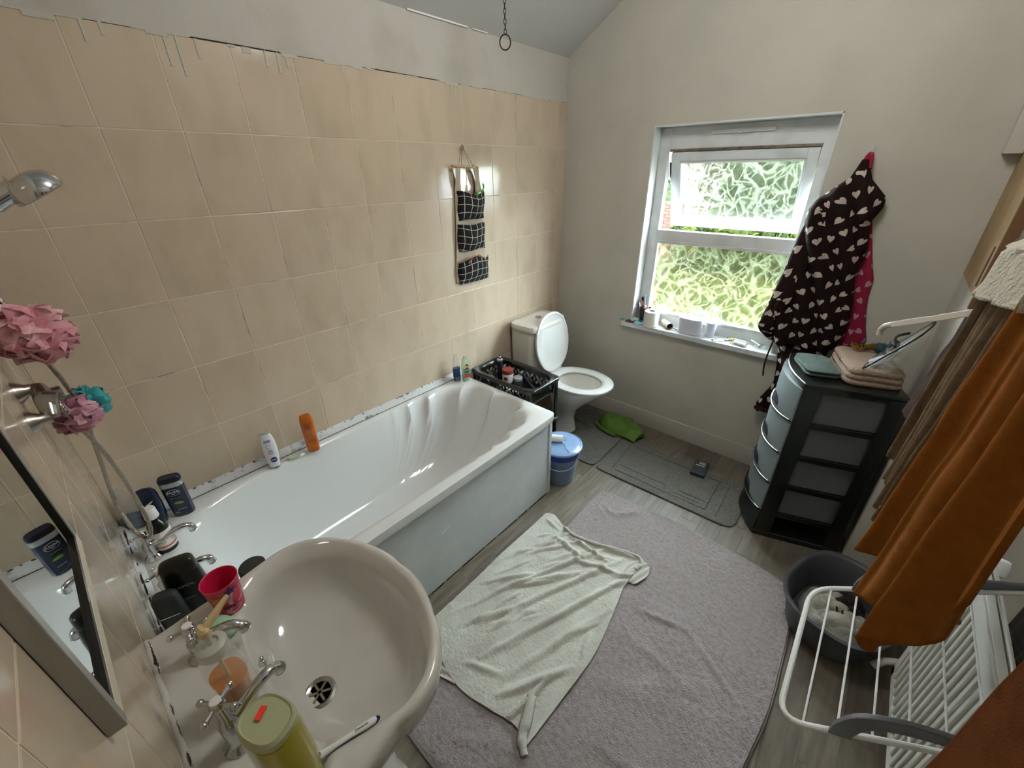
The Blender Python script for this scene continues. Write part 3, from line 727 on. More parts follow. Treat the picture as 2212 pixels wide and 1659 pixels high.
def loofah(name, label, m, c, r, seed):
    rr = random.Random(seed); t = thing(name, label, 'loofah', c)
    mb = MB()
    for k in range(18):     # ruffled net leaves
        ax = Vector((rr.uniform(-1, 1), rr.uniform(-1, 1), rr.uniform(-1, 1))).normalized(); b = ax.orthogonal().normalized(); c2 = ax.cross(b); ph = rr.uniform(0, 6); fr = rr.choice((4, 5, 6, 7))
        def fn(u, v):
            a = u*2*PI; rad = r*(.25+.78*v); wv = r*.17*v*math.sin(fr*a+ph)+r*.06*v*math.sin(2*fr*a+ph*2)
            return (b*math.cos(a)+c2*math.sin(a))*rad*(1+.08*math.sin(3*a+ph))*(1-.35*v*v)+ax*(wv+r*.55*v*v+r*.05)
        mb.grid(fn, 72, 8)
    obj('netting', mb, m, t, smooth=60)
    obj('cord', MB().tube(spl([(0, 0, 0), (.004, -.01, r*.8), (0, -.02, r*1.2)], 4), .0015, 6), 'label_white', t)
    return t
loofah('bath_loofah', 'large pink net loofah hanging beside the shower bracket', 'pink_net', (.38, -2.602, 1.355), .072, 3)
loofah('bath_loofah', 'mauve pink net loofah under the chrome shower bracket', 'mauve_net', (.35, -2.612, 1.135), .052, 5)
loofah('bath_loofah', 'teal net loofah behind the shower hose', 'teal_net', (.26, -2.585, 1.12), .05, 8)

# ================================================================== BOTTLES
def bottle(name, label, cat, loc, rz, prof, m, e=2.6, cap=None, capm=None, band=None, bandm=None, tilt=None, inner=None, innerm=None):
    t = thing(name, label, cat, loc, rz)
    if tilt: t.rotation_euler = (tilt[0], tilt[1], rz)
    if inner: obj('liquid', MB().loft(inner, 32, e), innerm, t)
    obj('body', MB().loft(prof, 36, e), m, t)
    if cap: obj('cap', MB().loft(cap, 36, e), capm, t)
    if band: obj('band', MB().loft(band, 36, e), bandm, t)
    return t
Z = .5458
# navy shower gel
t = bottle('shower_gel', 'navy shower gel bottle with silver band and green leaf print on the bath corner', 'bottle', (.085, -2.5, Z), 1.18,
           [(.028, .016, 0), (.032, .0185, .004), (.0335, .019, .05), (.034, .019, .10), (.0335, .019, .132)], 'navy', 3.0,
           cap=[(.0335, .019, .15), (.034, .0192, .152), (.034, .0192, .160), (.032, .018, .168), (.03, .0165, .1705)], capm='navy_dark', band=[(.0338, .0192, .132), (.0342, .0194, .134), (.0342, .0194, .15), (.034, .0192, .151)], bandm='silver')
obj('emblem', MB().rings([[(p[0], -.0196-.0006*(i == 1), .11+p[1]) for p in ell(0, 0, .019, .0135)] for i in (0, 1)]), 'text_white', t, smooth=0)
decal('emblem_field', ell(0, 0, .0178, .0122), 'navy', t, -.0203, .11)
text('NIVEA', .0105, 'text_white', t, (0, -.0212, .112), FRONT, sx=1.1); text('MEN', .005, 'text_white', t, (0, -.0212, .1045), FRONT)
mb = MB()
for k in range(7):
    a = .6+k*.42; mb.add([(.004*math.cos(a), -.0198, .062+.004*math.sin(a)), (.015*math.cos(a+.1), -.0202, .062+.012*math.sin(a+.1)), (.005*math.cos(a+.3), -.0198, .062+.005*math.sin(a+.3))], [(0, 1, 2)])
mb.rings([[(p[0]+.004, -.0196, p[1]+.062) for p in ell(0, 0, .014, .005)], [(p[0]+.004, -.0203, p[1]+.064) for p in ell(0, 0, .013, .004)]])
obj('leaf_print', mb, 'leaf_print', t, smooth=0)
text('SHOWER GEL', .0045, 'leaf_print', t, (0, -.0203, .086), FRONT); text('BODY FACE HAIR', .0032, 'text_white', t, (.005, -.0203, .034), FRONT); text('24h fresh', .0035, 'text_white', t, (-.012, -.0203, .022), FRONT)
# royal blue lotion, cap up rounded
t = bottle('lotion_bottle', 'rounded royal blue lotion bottle behind the mouthwash bottle', 'bottle', (.075, -2.575, Z), 1.2,
           [(.022, .015, 0), (.026, .018, .005), (.032, .02, .04), (.034, .019, .08), (.033, .017, .10), (.0325, .0155, .118)], 'navy', 2.3,
           cap=[(.0328, .0158, .118), (.033, .0158, .124), (.031, .014, .14), (.024, .011, .152), (.012, .006, .156)], capm='navy')
decal('swoosh', [(-.012, 0), (.004, .008), (.018, .022), (.016, .024), (.0, .014), (-.013, .005)], 'text_white', t, -.0186, .088)
text('Nivea', .009, 'text_white', t, (.006, -.0205, .066), FRONT)
# clear bottle with blue liquid behind the hose
t = bottle('mouthwash_bottle', 'clear oval bottle with dark blue liquid behind the shower hose', 'bottle', (.03, -2.632, Z), .9,
           [(.026, .018, 0), (.033, .022, .005), (.035, .024, .06), (.034, .023, .10), (.026, .018, .135), (.012, .012, .15), (.011, .011, .165)], 'clear_plastic', 2.4,
           inner=[(.031, .02, .003), (.033, .022, .008), (.034, .0225, .045)], innerm='blue_liquid')
# mouthwash (brown bottle, white cap, white label)
t = thing('mouthwash_bottle', 'dark mouthwash bottle with white cap and white label by the bath tap', 'bottle', (.237, -2.583, Z), 1.15)
t.scale = (.88, .88, 1)
obj('body', MB().lathe([(.029, 0), (.032, .004), (.032, .095), (.029, .112), (.018, .125), (.0155, .13), (.0155, .14)], 36), 'near_black', t)
obj('label', MB().lathe([(.0322, .016), (.0327, .017), (.0327, .088), (.0322, .089)], 36, cap0=False, cap1=False), 'label_white', t)
obj('red_stripe', MB().lathe([(.0328, .026), (.0332, .0265), (.0332, .030), (.0328, .0305)], 36, cap0=False, cap1=False), 'red_print', t)
obj('cap', MB().lathe([(.020, .138), (.0215, .14), (.020, .172), (.018, .176), (.001, .1765)], 32), 'white_bottle', t)
text('CORSODYL', .0098, 'text_dark', t, (0, -.0331, .058), FRONT, bend=.0331); text('MOUTHWASH', .005, 'text_grey', t, (0, -.0331, .047), FRONT, bend=.0331)
# white curved lotion, upside with blue foot
t = bottle('body_lotion', 'curved white body lotion bottle with round blue badge on the bath ledge', 'bottle', (.06, -2.165, Z), 1.25,
           [(.0175, .013, .003), (.02, .0145, .006), (.0225, .016, .03), (.0275, .018, .07), (.0285, .0185, .10), (.027, .017, .13), (.022, .013, .155), (.017, .008, .168)], 'white_bottle', 2.4,
           cap=[(.0175, .0085, .166), (.0215, .0095, .176), (.0225, .0095, .18), (.0205, .007, .1805), (.0195, .006, .174)], capm='frosted_plastic', band=[(.0178, .0132, 0), (.0185, .0137, .0035)], bandm='nivea_blue')
decal('badge', ell(0, 0, .0125, .0125), 'nivea_blue', t, -.0165, .045, .002, .004); text('NIVEA', .0075, 'text_white', t, (.004, -.0188, .045), (PI/2, .0, 0))
for k, (z, l) in enumerate(((.095, .016), (.088, .02), (.081, .018), (.074, .012))): decal('print_line', [(-l/2, -.0012), (l/2, -.0012), (l/2, .0012), (-l/2, .0012)], 'text_grey', t, -.0183, z, .0008, .001*k)
decal('print_block', [(-.012, -.006), (.012, -.006), (.012, .006), (-.012, .006)], 'cap_purple', t, -.0172, .138, .001)
mb = MB().tube([(.009*math.cos(a), -.0187, .114+.009*math.sin(a)) for a in [PI*.1+PI*1.6*i/20 for i in range(21)]], .0007, 5); obj('swirl_print', mb, 'text_grey', t)
# orange conditioner standing on its cap
t = bottle('conditioner_bottle', 'translucent orange conditioner bottle standing on its cap on the bath ledge', 'bottle', (.072, -2.0, Z), 1.3,
           [(.0255, .0165, .036), (.0258, .0168, .04), (.0268, .017, .08), (.0275, .017, .12), (.0265, .015, .16), (.023, .012, .18), (.020, .009, .188)], 'orange_plastic', 2.5,
           cap=[(.0235, .0165, 0), (.0255, .0175, .003), (.026, .0175, .03), (.0257, .017, .0365)], capm='orange_plastic')
text('ELVIVE', .012, 'text_brown', t, (-.002, -.0182, .148), FRONT); text('BALSAM', .009, 'text_brown', t, (.004, -.0182, .058), FRONT)
text('oil', .018, 'orange_print', t, (0, -.0184, .105), (PI/2, 0, 0)); decal('gold_print', ell(0, 0, .006, .02, 16), 'orange_print', t, -.0178, .10, .001, .014)
for z in (.166, .16, .154): decal('print_line', [(-.01, -.001), (.01, -.001), (.01, .001), (-.01, .001)], 'text_brown', t, -.0168, z-.03, .001, -.002)
# soap slices
o = obj('soap_slice', MB().loft([(.014, .008, 0), (.026, .014, .004), (.029, .016, .009), (.026, .0135, .0095), (.02, .01, .007)], 28, 2.2), 'green_soap_thin', smooth=50); o.location = (.06, -2.085, Z); o.rotation_euler = (0, .12, 1.45)
tag(o, 'thin pale green soap slice between white and orange bottles', 'soap')
o = obj('soap_bar', MB().loft([(.024, .016, 0), (.032, .021, .006), (.033, .022, .014), (.028, .018, .022), (.018, .011, .025)], 28, 3), 'green_soap', smooth=50); o.location = (.935, -2.55, .7872); o.rotation_euler = (0, 0, .5)
tag(o, 'mint green soap bar on the washbasin behind the pump bottle', 'soap')
# far pair
t = bottle('shower_gel', 'clear bottle with dark blue gel in the far bath corner', 'bottle', (.05, -1.105, Z), 1.5, [(.017, .012, 0), (.021, .015, .003), (.023, .016, .06), (.0225, .0155, .11), (.017, .012, .145), (.011, .009, .155), (.01, .008, .168)], 'clear_plastic', 2.5,
       inner=[(.019, .0135, .002), (.0215, .015, .006), (.0225, .0155, .075)], innerm='blue_liquid')
obj('label', MB().loft([(.0233, .0163, .03), (.0233, .0163, .085)], 36, 2.5, cap0=False, cap1=False), 'blue_liquid', t)
t = bottle('shower_gel', 'clear bottle with green gel and round label in the far bath corner', 'bottle', (.094, -1.072, Z), 1.3, [(.02, .013, 0), (.024, .0155, .003), (.026, .017, .06), (.0255, .0165, .11), (.018, .012, .142), (.011, .009, .152), (.01, .008, .163)], 'green_clear', 2.5,
       inner=[(.021, .013, .016), (.0235, .015, .02), (.0245, .016, .06)], innerm='green_liquid')
decal('round_label', ell(0, 0, .0175, .0175), 'radox_green', t, -.0177, .075, .001); decal('fruit_print', ell(0, 0, .013, .012), 'orange_print', t, -.0172, .095, .0006, -.006)
decal('lower_label', [(-.016, -.012), (.016, -.012), (.017, .012), (-.017, .012)], 'red_print', t, -.0172, .042, .0006)
text('RADOX', .009, 'text_white', t, (0, -.019, .077), FRONT)
mb = MB()
for a in (.2, .8, 1.4, 2.0): mb.rings([[(.008*math.cos(a)+p[0], y, .104+.006*math.sin(a)+p[1]) for p in ell(0, 0, .004, .007, 10)] for y in (-.017, -.0178)])
obj('leaf_print', mb, 'radox_green', t, smooth=0)
# near tap end bottles
t = bottle('shampoo_bottle', 'tall black shampoo bottle standing in front of the bath taps', 'bottle', (.585, -2.578, Z), 1.3,
       [(.043, .02, 0), (.046, .023, .004), (.047, .024, .06), (.045, .023, .12), (.041, .022, .165), (.04, .0215, .168)], 'near_black', 3.2,
       cap=[(.04, .0215, .168), (.0405, .022, .171), (.038, .021, .200), (.034, .018, .206), (.026, .012, .209)], capm='near_black')
text('RADICAL', .0115, 'text_grey', t, (0, -.0238, .13), FRONT); decal('panel_print', [(-.016, -.04), (.016, -.04), (.014, .02), (-.014, .02)], 'dark_grey', t, -.0242, .07, .0005); text('FOR HIM', .006, 'text_grey', t, (0, -.0252, .085), FRONT)
t = bottle('shampoo_bottle', 'dark grey rounded shampoo bottle with silver line beside the washbasin edge', 'bottle', (.628, -2.628, Z), 1.2,
       [(.027, .018, 0), (.03, .02, .004), (.031, .021, .07), (.030, .02, .115)], 'dark_grey', 2.8, cap=[(.030, .02, .115), (.0303, .0203, .118), (.029, .019, .145), (.022, .014, .16), (.01, .007, .164)], capm='dark_grey')
decal('silver_line', [(-.022, -.001), (.022, .001), (.022, .0025), (-.022, .0008)], 'text_white', t, -.0212, .095, .001)
t = thing('pot', 'clear pot with black lid behind the pink cup', 'jar', (.69, -2.44, Z))
obj('body', MB().lathe([(.03, 0), (.034, .004), (.036, .12), (.035, .125)], 32), 'clear_plastic', t)
obj('lid', MB().lathe([(.034, .125), (.035, .127), (.034, .142), (.031, .145), (.001, .146)], 32), 'dark_grey', t)
# pink cup
t = thing('tumbler', 'bright pink plastic tumbler with cartoon stickers on the washbasin corner', 'cup', (.884, -2.522, .7872), -.25)
obj('cup', MB().lathe([(.0255, 0), (.027, .002), (.0355, .092), (.0362, .093), (.0355, .0935), (.034, .092), (.026, .004), (.001, .003)], 40), 'pink_cup', t)
mb = MB(); 
for (a, z, rx, rz_s) in ((1.32, .058, .015, .0115),):
    mb.rings([[((.0333+.0006*i)*math.sin(a+p[0]/.033), -(.0333+.0006*i)*math.cos(a+p[0]/.033), z+p[1]) for p in ell(0, 0, rx, rz_s, 28)] for i in (0, 1)])
obj('yellow_sticker', mb, 'orange_print', t, smooth=0)
def wrapsticker(name, a, z, poly, m):
    return obj(name, MB().rings([[((.027+.092*(z+p[1])+.0007+.0006*i)*math.sin(a+p[0]/.033), -(.027+.092*(z+p[1])+.0007+.0006*i)*math.cos(a+p[0]/.033), z+p[1]) for p in poly] for i in (0, 1)]), m, t, smooth=0)
star = [((.013 if k % 2 == 0 else .005)*math.cos(PI/2+k*PI/5), (.013 if k % 2 == 0 else .005)*math.sin(PI/2+k*PI/5)) for k in range(10)]
wrapsticker('star_sticker', 2.05, .076, star, 'nivea_blue')
wrapsticker('swirl_sticker', 2.3, .05, ell(0, 0, .02, .018, 24, 3), 'mauve_net'); wrapsticker('print_band', 1.7, .03, ell(0, 0, .02, .007, 24), 'red_print')
wrapsticker('lower_sticker', 1.9, .018, ell(0, 0, .018, .01, 24), 'mauve_net')
text('love', .014, 'text_dark', t, (.0312*math.sin(1.7), -.0312*math.cos(1.7), .031), (PI/2, 0, 1.7), bend=.031)
# pump soap
t = thing('soap_dispenser', 'clear pump bottle half full of orange liquid soap on the washbasin', 'soap dispenser', (1.105, -2.574, .7868), .2)
t.scale = (1.0, 1.0, 1.05)
obj('body', MB().loft([(.028, .022, 0), (.032, .025, .004), (.032, .025, .05), (.036, .029, .08), (.037, .03, .10), (.03, .026, .128), (.021, .02, .14), (.02, .02, .146)], 36, 2.5), 'clear_plastic', t)
obj('liquid', MB().loft([(.027, .021, .002), (.031, .024, .006), (.031, .024, .05), (.033, .0265, .075)], 32, 2.5), 'orange_liquid', t)
mb = MB().lathe([(.0235, .142), (.024, .144), (.0235, .162), (.018, .166), (.013, .1665), (.012, .16)], 30, cap0=True, cap1=False).lathe([(.012, .158), (.011, .162), (.005, .163), (.005, .185)], 20)
obj('collar', mb, 'frosted_plastic', t)
mb = MB().loft([(.006, .006, .183), (.011, .009, .188), (.013, .008, .20), (.01, .003, .205)], 18, 2.2); mb.tube([(0, .0, .196), (.0, .02, .208), (0, .045, .224), (0, .05, .226)], [.007, .007, .004, .003], 10)
obj('pump_head', mb, 'pump_cream', t)
obj('dip_tube', MB().tube([(0, 0, .004), (.004, 0, .07), (0, 0, .15)], .003, 8), 'pump_cream', t)
# yellow bottle, upside down
t = thing('mouthwash_bottle', 'large upturned clear bottle of yellow liquid with red sticker on the washbasin', 'bottle', (1.313, -2.554, .7868), .35)
t.scale = (1.0, 1.0, 1.34)
obj('liquid', MB().loft([(.036, .028, .012), (.039, .031, .018), (.041, .033, .07), (.039, .031, .135)], 36, 2.6), 'yellow_liquid', t)
obj('body', MB().loft([(.037, .029, .01), (.041, .033, .016), (.043, .035, .07), (.041, .033, .125), (.0395, .0315, .142)], 40, 2.6), 'yellow_clear', t)
obj('base', MB().loft([(.0397, .0317, .140), (.0392, .0312, .147), (.0355, .0278, .1515), (.033, .0255, .1495)], 40, 2.6), 'bottle_base', t)
obj('sticker', MB().box((-.012, .002, .1515), (.009, .018, .0008), rz=.3), 'red_sticker', t, smooth=0)
obj('cap', MB().loft([(.026, .024, 0), (.028, .026, .003), (.028, .026, .012)], 28, 2.3), 'dark_grey', t)
obj('label', MB().b2((-.012, .0335, .035), (.012, .0355, .075)), 'label_white', t, smooth=0, bevel=.001)
# toothbrush
t = thing('toothbrush', 'white and blue toothbrush lying across the washbasin rim', 'toothbrush', (1.322, -2.488, .8065))
d = Vector((1.333-1.300, -2.425+2.548, 0)).normalized(); ang = math.atan2(d.y, d.x); t.rotation_euler = (0, 0, ang)
obj('handle', MB().loft([(.001, .001, -.068), (.005, .004, -.066), (.0062, .0045, -.05), (.0065, .0045, -.03), (.0042, .0035, -.005), (.0045, .004, .02), (.0062, .0045, .045), (.006, .0042, .06), (.003, .003, .064)], 20, 2.2, M=Matrix.Rotation(PI/2, 4, 'Y') @ Matrix.Rotation(PI/2, 4, 'Z')), 'white_bottle', t)
obj('base_strip', MB().loft([(.001, .001, -.069), (.0055, .003, -.068), (.0066, .0032, -.05), (.0045, .0028, -.005), (.0058, .003, .04), (.006, .0035, .06), (.004, .0045, .067), (.001, .001, .07)], 18, 2.2, c=(0, 0, 0), M=Matrix.Translation((0, 0, -.0022)) @ Matrix.Rotation(PI/2, 4, 'Y') @ Matrix.Rotation(PI/2, 4, 'Z')), 'brush_blue', t)
obj('teal_grip', MB().prism(ell(-.052, 0, .012, .0045, 20), .0035, .0052), 'brush_teal', t); obj('thumb_grip', MB().prism(ell(-.034, 0, .005, .0042, 18), .0036, .0056), 'brush_blue', t)
text('Dentatek', .0062, 'text_grey', t, (.038, 0, .0046), (0, 0, 0))
obj('neck', MB().tube([(-.066, 0, -.001), (-.10, 0, -.001), (-.12, 0, 0)], [.003, .0022, .004], 8), 'white_bottle', t)
# ================================================================== TOILET
to = thing('toilet', 'white close coupled toilet with its lid up beside the black basket rack', 'toilet', (0, 0, 0))
yc = -.405
obj('cistern', MB().loft([(.085, .165, .40, .1, yc), (.09, .17, .42, .1, yc), (.102, .178, .60, .108, yc), (.105, .18, .725, .11, yc)], 40, 6), 'ceramic', to, smooth=50)
obj('cistern_lid', MB().loft([(.108, .183, .725, .115, yc), (.114, .190, .73, .117, yc), (.116, .193, .75, .118, yc), (.112, .189, .768, .117, yc), (.085, .165, .779, .112, yc), (.04, .1, .781, .11, yc)], 44, 5), 'ceramic', to, smooth=50)
obj('flush_button', MB().lathe([(.022, .780), (.022, .785), (.019, .787), (.001, .786)], 24, (.125, yc-.01, 0)), 'chrome', to)
def egg(a0, a1, b, z, n=44, cxx=.48):
    # back half length a0, front half a1
    return [(cxx+(a1 if math.cos(t) > 0 else a0)*math.cos(t), yc+b*math.copysign(abs(math.sin(t))**.92, math.sin(t)), z) for t in [2*PI*i/n for i in range(n)]]
R = [egg(.12, .10, .085, 0, cxx=.36), egg(.115, .095, .08, .02, cxx=.36), egg(.10, .07, .07, .10, cxx=.37), egg(.11, .08, .078, .18, cxx=.385), egg(.16, .13, .125, .26, cxx=.42), egg(.20, .18, .165, .33, cxx=.45), egg(.22, .205, .178, .375, cxx=.465), egg(.225, .212, .18, .395, cxx=.468), egg(.21, .195, .165, .4, cxx=.468),
     egg(.155, .155, .125, .395, cxx=.475), egg(.145, .145, .115, .36, cxx=.475), egg(.12, .12, .10, .30, cxx=.465), egg(.08, .08, .07, .24, cxx=.44), egg(.05, .05, .05, .21, cxx=.42)]
obj('bowl', MB().rings(R, True, True), 'ceramic', to, smooth=60)
obj('water', MB().rings([egg(.085, .085, .07, .25, cxx=.44), egg(.086, .086, .071, .251, cxx=.44)]), 'water', to)
R = [egg(.225, .222, .184, .402), egg(.23, .228, .188, .408), egg(.228, .226, .186, .418), egg(.2, .2, .165, .424), egg(.16, .165, .13, .423), egg(.145, .15, .118, .414), egg(.148, .152, .12, .403)]
so = obj('seat', MB().rings([[(x+.001, y, z) for x, y, z in r] for r in R]+[[(x+.001, y, z) for x, y, z in R[0]]], False, False), 'lid_white', to, smooth=60)
# lid raised, leaning on the cistern
Ml = Matrix.Translation((.272, yc, .428)) @ Matrix.Rotation(math.radians(-98), 4, 'Y')
def lidring(k, d): return [Ml @ Vector(((.205+.205*math.cos(t))*1.0 if True else 0, k*.178*math.copysign(abs(math.sin(t))**.85, math.sin(t)), d)) for t in [2*PI*i/48 for i in range(48)]]
def lidr(k, d): return [Ml @ Vector((.205+k*.205*math.cos(t), k*.18*math.copysign(abs(math.sin(t))**.85, math.sin(t))*(1-.1*math.cos(t)*0), d)) for t in [2*PI*i/48 for i in range(48)]]
obj('lid', MB().rings([lidr(.9, .008), lidr(.985, .006), lidr(1, .0), lidr(.985, -.008), lidr(.93, -.010), lidr(.9, -.004), lidr(.5, -.003)]), 'lid_white', to, smooth=50)
obj('hinge', MB().tube([(.262, yc-.09, .42), (.262, yc+.09, .42)], .009, 10).b2((.25, yc-.08, .40), (.275, yc-.06, .425)).b2((.25, yc+.06, .40), (.275, yc+.08, .425)), 'lid_white', to)
o = obj('pan_foot_mark', MB().b2((.25, yc-.04, .0), (.26, yc+.04, .001)), 'scum', to, smooth=0)

# ================================================================== BASKET RACK
rk = thing('basket_rack', 'black plastic basket rack with petal cutouts between bath and toilet', 'rack', (.298, -.862, 0))
LX, LY = .245, .14
def inpetal(u, v):
    # repeated four petal flower pattern, u,v in metres
    cu = (u % .075)-.0375; cv = v-.0
    for a in (PI/4, 3*PI/4, 5*PI/4, 7*PI/4):
        px, py = cu-.0205*math.cos(a), cv-.0205*math.sin(a)
        l = px*math.cos(a)+py*math.sin(a); s_ = -px*math.sin(a)+py*math.cos(a)
        if (l/.0155)**2+(s_/.0085)**2 < 1: return True
    if cu*cu+cv*cv < .005**2: return True
    cu2 = ((u+.0375) % .075)-.0375
    if (cu2/.0065)**2+(cv/.015)**2 < 1: return True
    return False
def perfwall(mb, p0, p1, zt, zb, inset, st=.0033):
    p0 = Vector(p0); p1 = Vector(p1); L = (p1-p0).length; nu = int(L/st); nv = int((zt-zb)/st); n = Vector((-(p1-p0).y, (p1-p0).x)).normalized(); o = len(mb.v)
    for j in range(nv+1):
        for i in range(nu+1):
            q = p0+(p1-p0)*(i/nu)+n*inset*(j/nv); mb.v.append((q.x, q.y, zt+(zb-zt)*j/nv))
    for j in range(nv):
        for i in range(nu):
            u = (i+.5)/nu*L; v = (zt-zb)*(.5-(j+.5)/nv)
            if .012 < u < L-.012 and inpetal(u, v): continue
            a = o+j*(nu+1)+i; mb.f.append((a, a+1, a+nu+2, a+nu+1))
def rimring(a, b, z, n=64, e=7): return [(x, y, z) for x, y in ell(0, 0, a, b, n, e)]
for ti, zt in enumerate((.585, .31, .05)):
    R = [rimring(LX, LY, zt-.022, e=14), rimring(LX+.001, LY+.001, zt-.004, e=14), rimring(LX-.003, LY-.003, zt, e=14), rimring(LX-.018, LY-.018, zt-.002, e=5), rimring(LX-.024, LY-.024, zt-.006, e=4.5), rimring(LX-.026, LY-.026, zt-.02, e=4.5)]
    rm = obj('rim', MB().rings(R, False, False), 'black_plastic', rk, smooth=50)
    ix, iy = LX-.026, LY-.026; dp = .105
    if ti == 2: dp = .03
    mb = MB(); st = .0033 if ti == 0 else .006
    for a, b in (((-ix, -iy), (ix, -iy)), ((ix, -iy), (ix, iy)), ((ix, iy), (-ix, iy)), ((-ix, iy), (-ix, -iy))): perfwall(mb, a, b, zt-.015, zt-dp, .014, st)
    obj('basket_wall', mb, 'black_plastic', rk, smooth=0, solid=.0025)
    obj('basket_floor', MB().b2((-ix+.012, -iy+.012, zt-dp-.001), (ix-.012, iy-.012, zt-dp+.001)), 'black_plastic', rk, smooth=0)
for sx in (-1, 1):
    for sy in (-1, 1):
        obj('post', MB().lathe([(.012, .0), (.013, .02), (.0105, .04), (.0105, .555), (.014, .572)], 16, (sx*(LX-.02), sy*(LY-.02), 0)), 'black_plastic', rk)
zf = .4825
def small(name, label, cat, x, y, prof, m, parts=(), lathe=True, n=24, e=3, rz=0, z=zf, group=None):
    t = thing(name, label, cat, (x, y, z), rz, group)
    obj('body', MB().lathe(prof, n) if lathe else MB().loft(prof, n, e), m, t)
    for nm_, pf, pm in parts: obj(nm_, MB().lathe(pf, n) if lathe or len(pf[0]) == 2 else MB().loft(pf, n, e), pm, t)
    return t
small('spray_bottle', 'tall dark spray bottle with silver atomiser standing in the top basket', 'bottle', .135, -.815, [(.017, 0), (.018, .003), (.018, .115), (.016, .12)], 'navy_dark', [('collar', [(.0185, .118), (.0195, .12), (.0195, .128), (.014, .131)], 'silver'), ('nozzle', [(.008, .13), (.0085, .145), (.006, .148), (.006, .156), (.001, .157)], 'chrome')])
t = small('cosmetics_jar', 'white jar with dark red lid in the top basket', 'jar', .213, -.83, [(.03, 0), (.034, .003), (.035, .06), (.033, .064)], 'label_white', [('lid', [(.0355, .063), (.036, .065), (.036, .085), (.034, .089), (.001, .09)], 'jar_red')])
obj('label_patch', MB().rings([[((.0352+.0006*i)*math.sin(.35+a), -(.0352+.0006*i)*math.cos(.35+a), z) for a, z in ((-.35, .025), (0, .024), (.35, .025), (.35, .045), (0, .046), (-.35, .045))] for i in (0, 1)]), 'jar_red', t, smooth=0)
small('cosmetics_jar', 'dark jar with silver screw lid in the top basket', 'jar', .30, -.835, [(.026, 0), (.032, .004), (.034, .03), (.03, .045)], 'dark_grey', [('lid', [(.029, .043), (.0295, .046), (.029, .06), (.026, .064), (.001, .065)], 'jar_silver')])
small('perfume_bottle', 'small perfume bottle with brass neck against the near basket wall', 'bottle', .175, -.925, [(.018, .012, 0), (.019, .013, .003), (.019, .013, .035), (.015, .01, .038)], 'dark_grey', [('neck', [(.0065, .037), (.007, .046), (.0055, .047), (.0055, .058), (.001, .059)], 'brass')], lathe=False)
small('perfume_bottle', 'small clear bottle with grey cap beside the printed box in the basket', 'bottle', .245, -.925, [(.016, .012, 0), (.017, .013, .003), (.017, .013, .03), (.013, .01, .034)], 'lilac_plastic', [('cap', [(.008, .034), (.0095, .036), (.0095, .056), (.001, .057)], 'bronze')], lathe=False)
small('hair_tie_tin', 'pale lilac round pot at the wall end of the basket', 'pot', .108, -.885, [(.024, 0), (.027, .003), (.027, .02), (.02, .026), (.001, .027)], 'lilac_plastic', [('ring', [(.018, .027), (.022, .029), (.018, .031)], 'brass')])
t = thing('carton', 'white and green printed carton lying tilted at the front of the basket', 'box', (.335, -.915, zf), .35, rot=(.35, -.1, .35))
obj('box', MB().b2((-.04, -.022, .012), (.04, .022, .034)), 'lilac_plastic', t, smooth=0, bevel=.001)
obj('label', MB().b2((-.03, -.018, .034), (.036, .02, .0347)), 'label_white', t, smooth=0); obj('green_corner', MB().b2((-.04, -.022, .0341), (-.022, .0, .0352)), 'leaf_print', t, smooth=0); text('CARE', .014, 'text_dark', t, (.01, .0, .0350), (0, 0, .2))
t = thing('hairbrush', 'dark purple hairbrush leaning on the far basket wall', 'brush', (.33, -.775, zf+.02), .0, rot=(0, .35, -.35))
obj('handle', MB().loft([(.006, .006, -.07), (.012, .01, -.065), (.013, .01, -.01), (.011, .009, .03), (.017, .012, .05), (.02, .014, .09), (.012, .009, .1)], 20, 2.3, M=Matrix.Rotation(PI/2, 4, 'Y')), 'brush_purple', t)
obj('end_cap', MB().loft([(.006, .006, -.09), (.0125, .0105, -.086), (.0125, .0105, -.068)], 20, 2.3, M=Matrix.Rotation(PI/2, 4, 'Y')), 'silver', t)
o = obj('tube', MB().loft([(.014, .012, 0), (.015, .012, .01), (.016, .008, .08), (.017, .002, .105)], 20, 2.4, M=Matrix.Rotation(PI/2, 4, 'Y') @ Matrix.Rotation(0, 4, 'Z')), 'radox_green', smooth=50); o.location = (.43, -.85, zf+.016); o.rotation_euler = (0, 0, .9); tag(o, 'dark green tube lying at the right end of the basket', 'tube')
o = obj('comb', MB().loft([(.03, .012, 0), (.034, .014, .004), (.03, .01, .012)], 20, 2.4), 'lilac_plastic', smooth=50); o.location = (.23, -.78, zf); o.rotation_euler = (0, 0, .3); tag(o, 'pale lilac compact behind the red lidded jar', 'compact')

# ================================================================== BIN
bn = thing('pedal_bin', 'blue grey lidded bucket bin between bath end and toilet', 'bin', (.672, -.882, 0))
obj('bucket', MB().lathe([(.082, .0), (.088, .004), (.108, .225), (.112, .228), (.112, .234), (.105, .234)], 40), 'bin_blue', bn)
obj('bag', MB().lathe([(.1105, .19), (.115, .205), (.113, .235)], 40, cap0=False, cap1=False), 'bin_bag', bn)
obj('lid', MB().lathe([(.112, .232), (.124, .236), (.1265, .243), (.124, .250), (.117, .2535), (.113, .2515), (.111, .2525), (.08, .258), (.03, .260), (.001, .260)], 48), 'bin_lid', bn)
obj('finger_recess', MB().loft([(.03, .02, .2598), (.026, .017, .2612), (.02, .012, .2605)], 24, 2, c=(-.01, .03, 0)), 'bin_blue', bn)
obj('lid_rib', MB().tube(spl([(-.02, -.02, .2600), (.03, -.01, .2615), (.06, -.035, .2600), (.095, -.05, .2565)], 6), .0022, 6), 'bin_lid', bn)
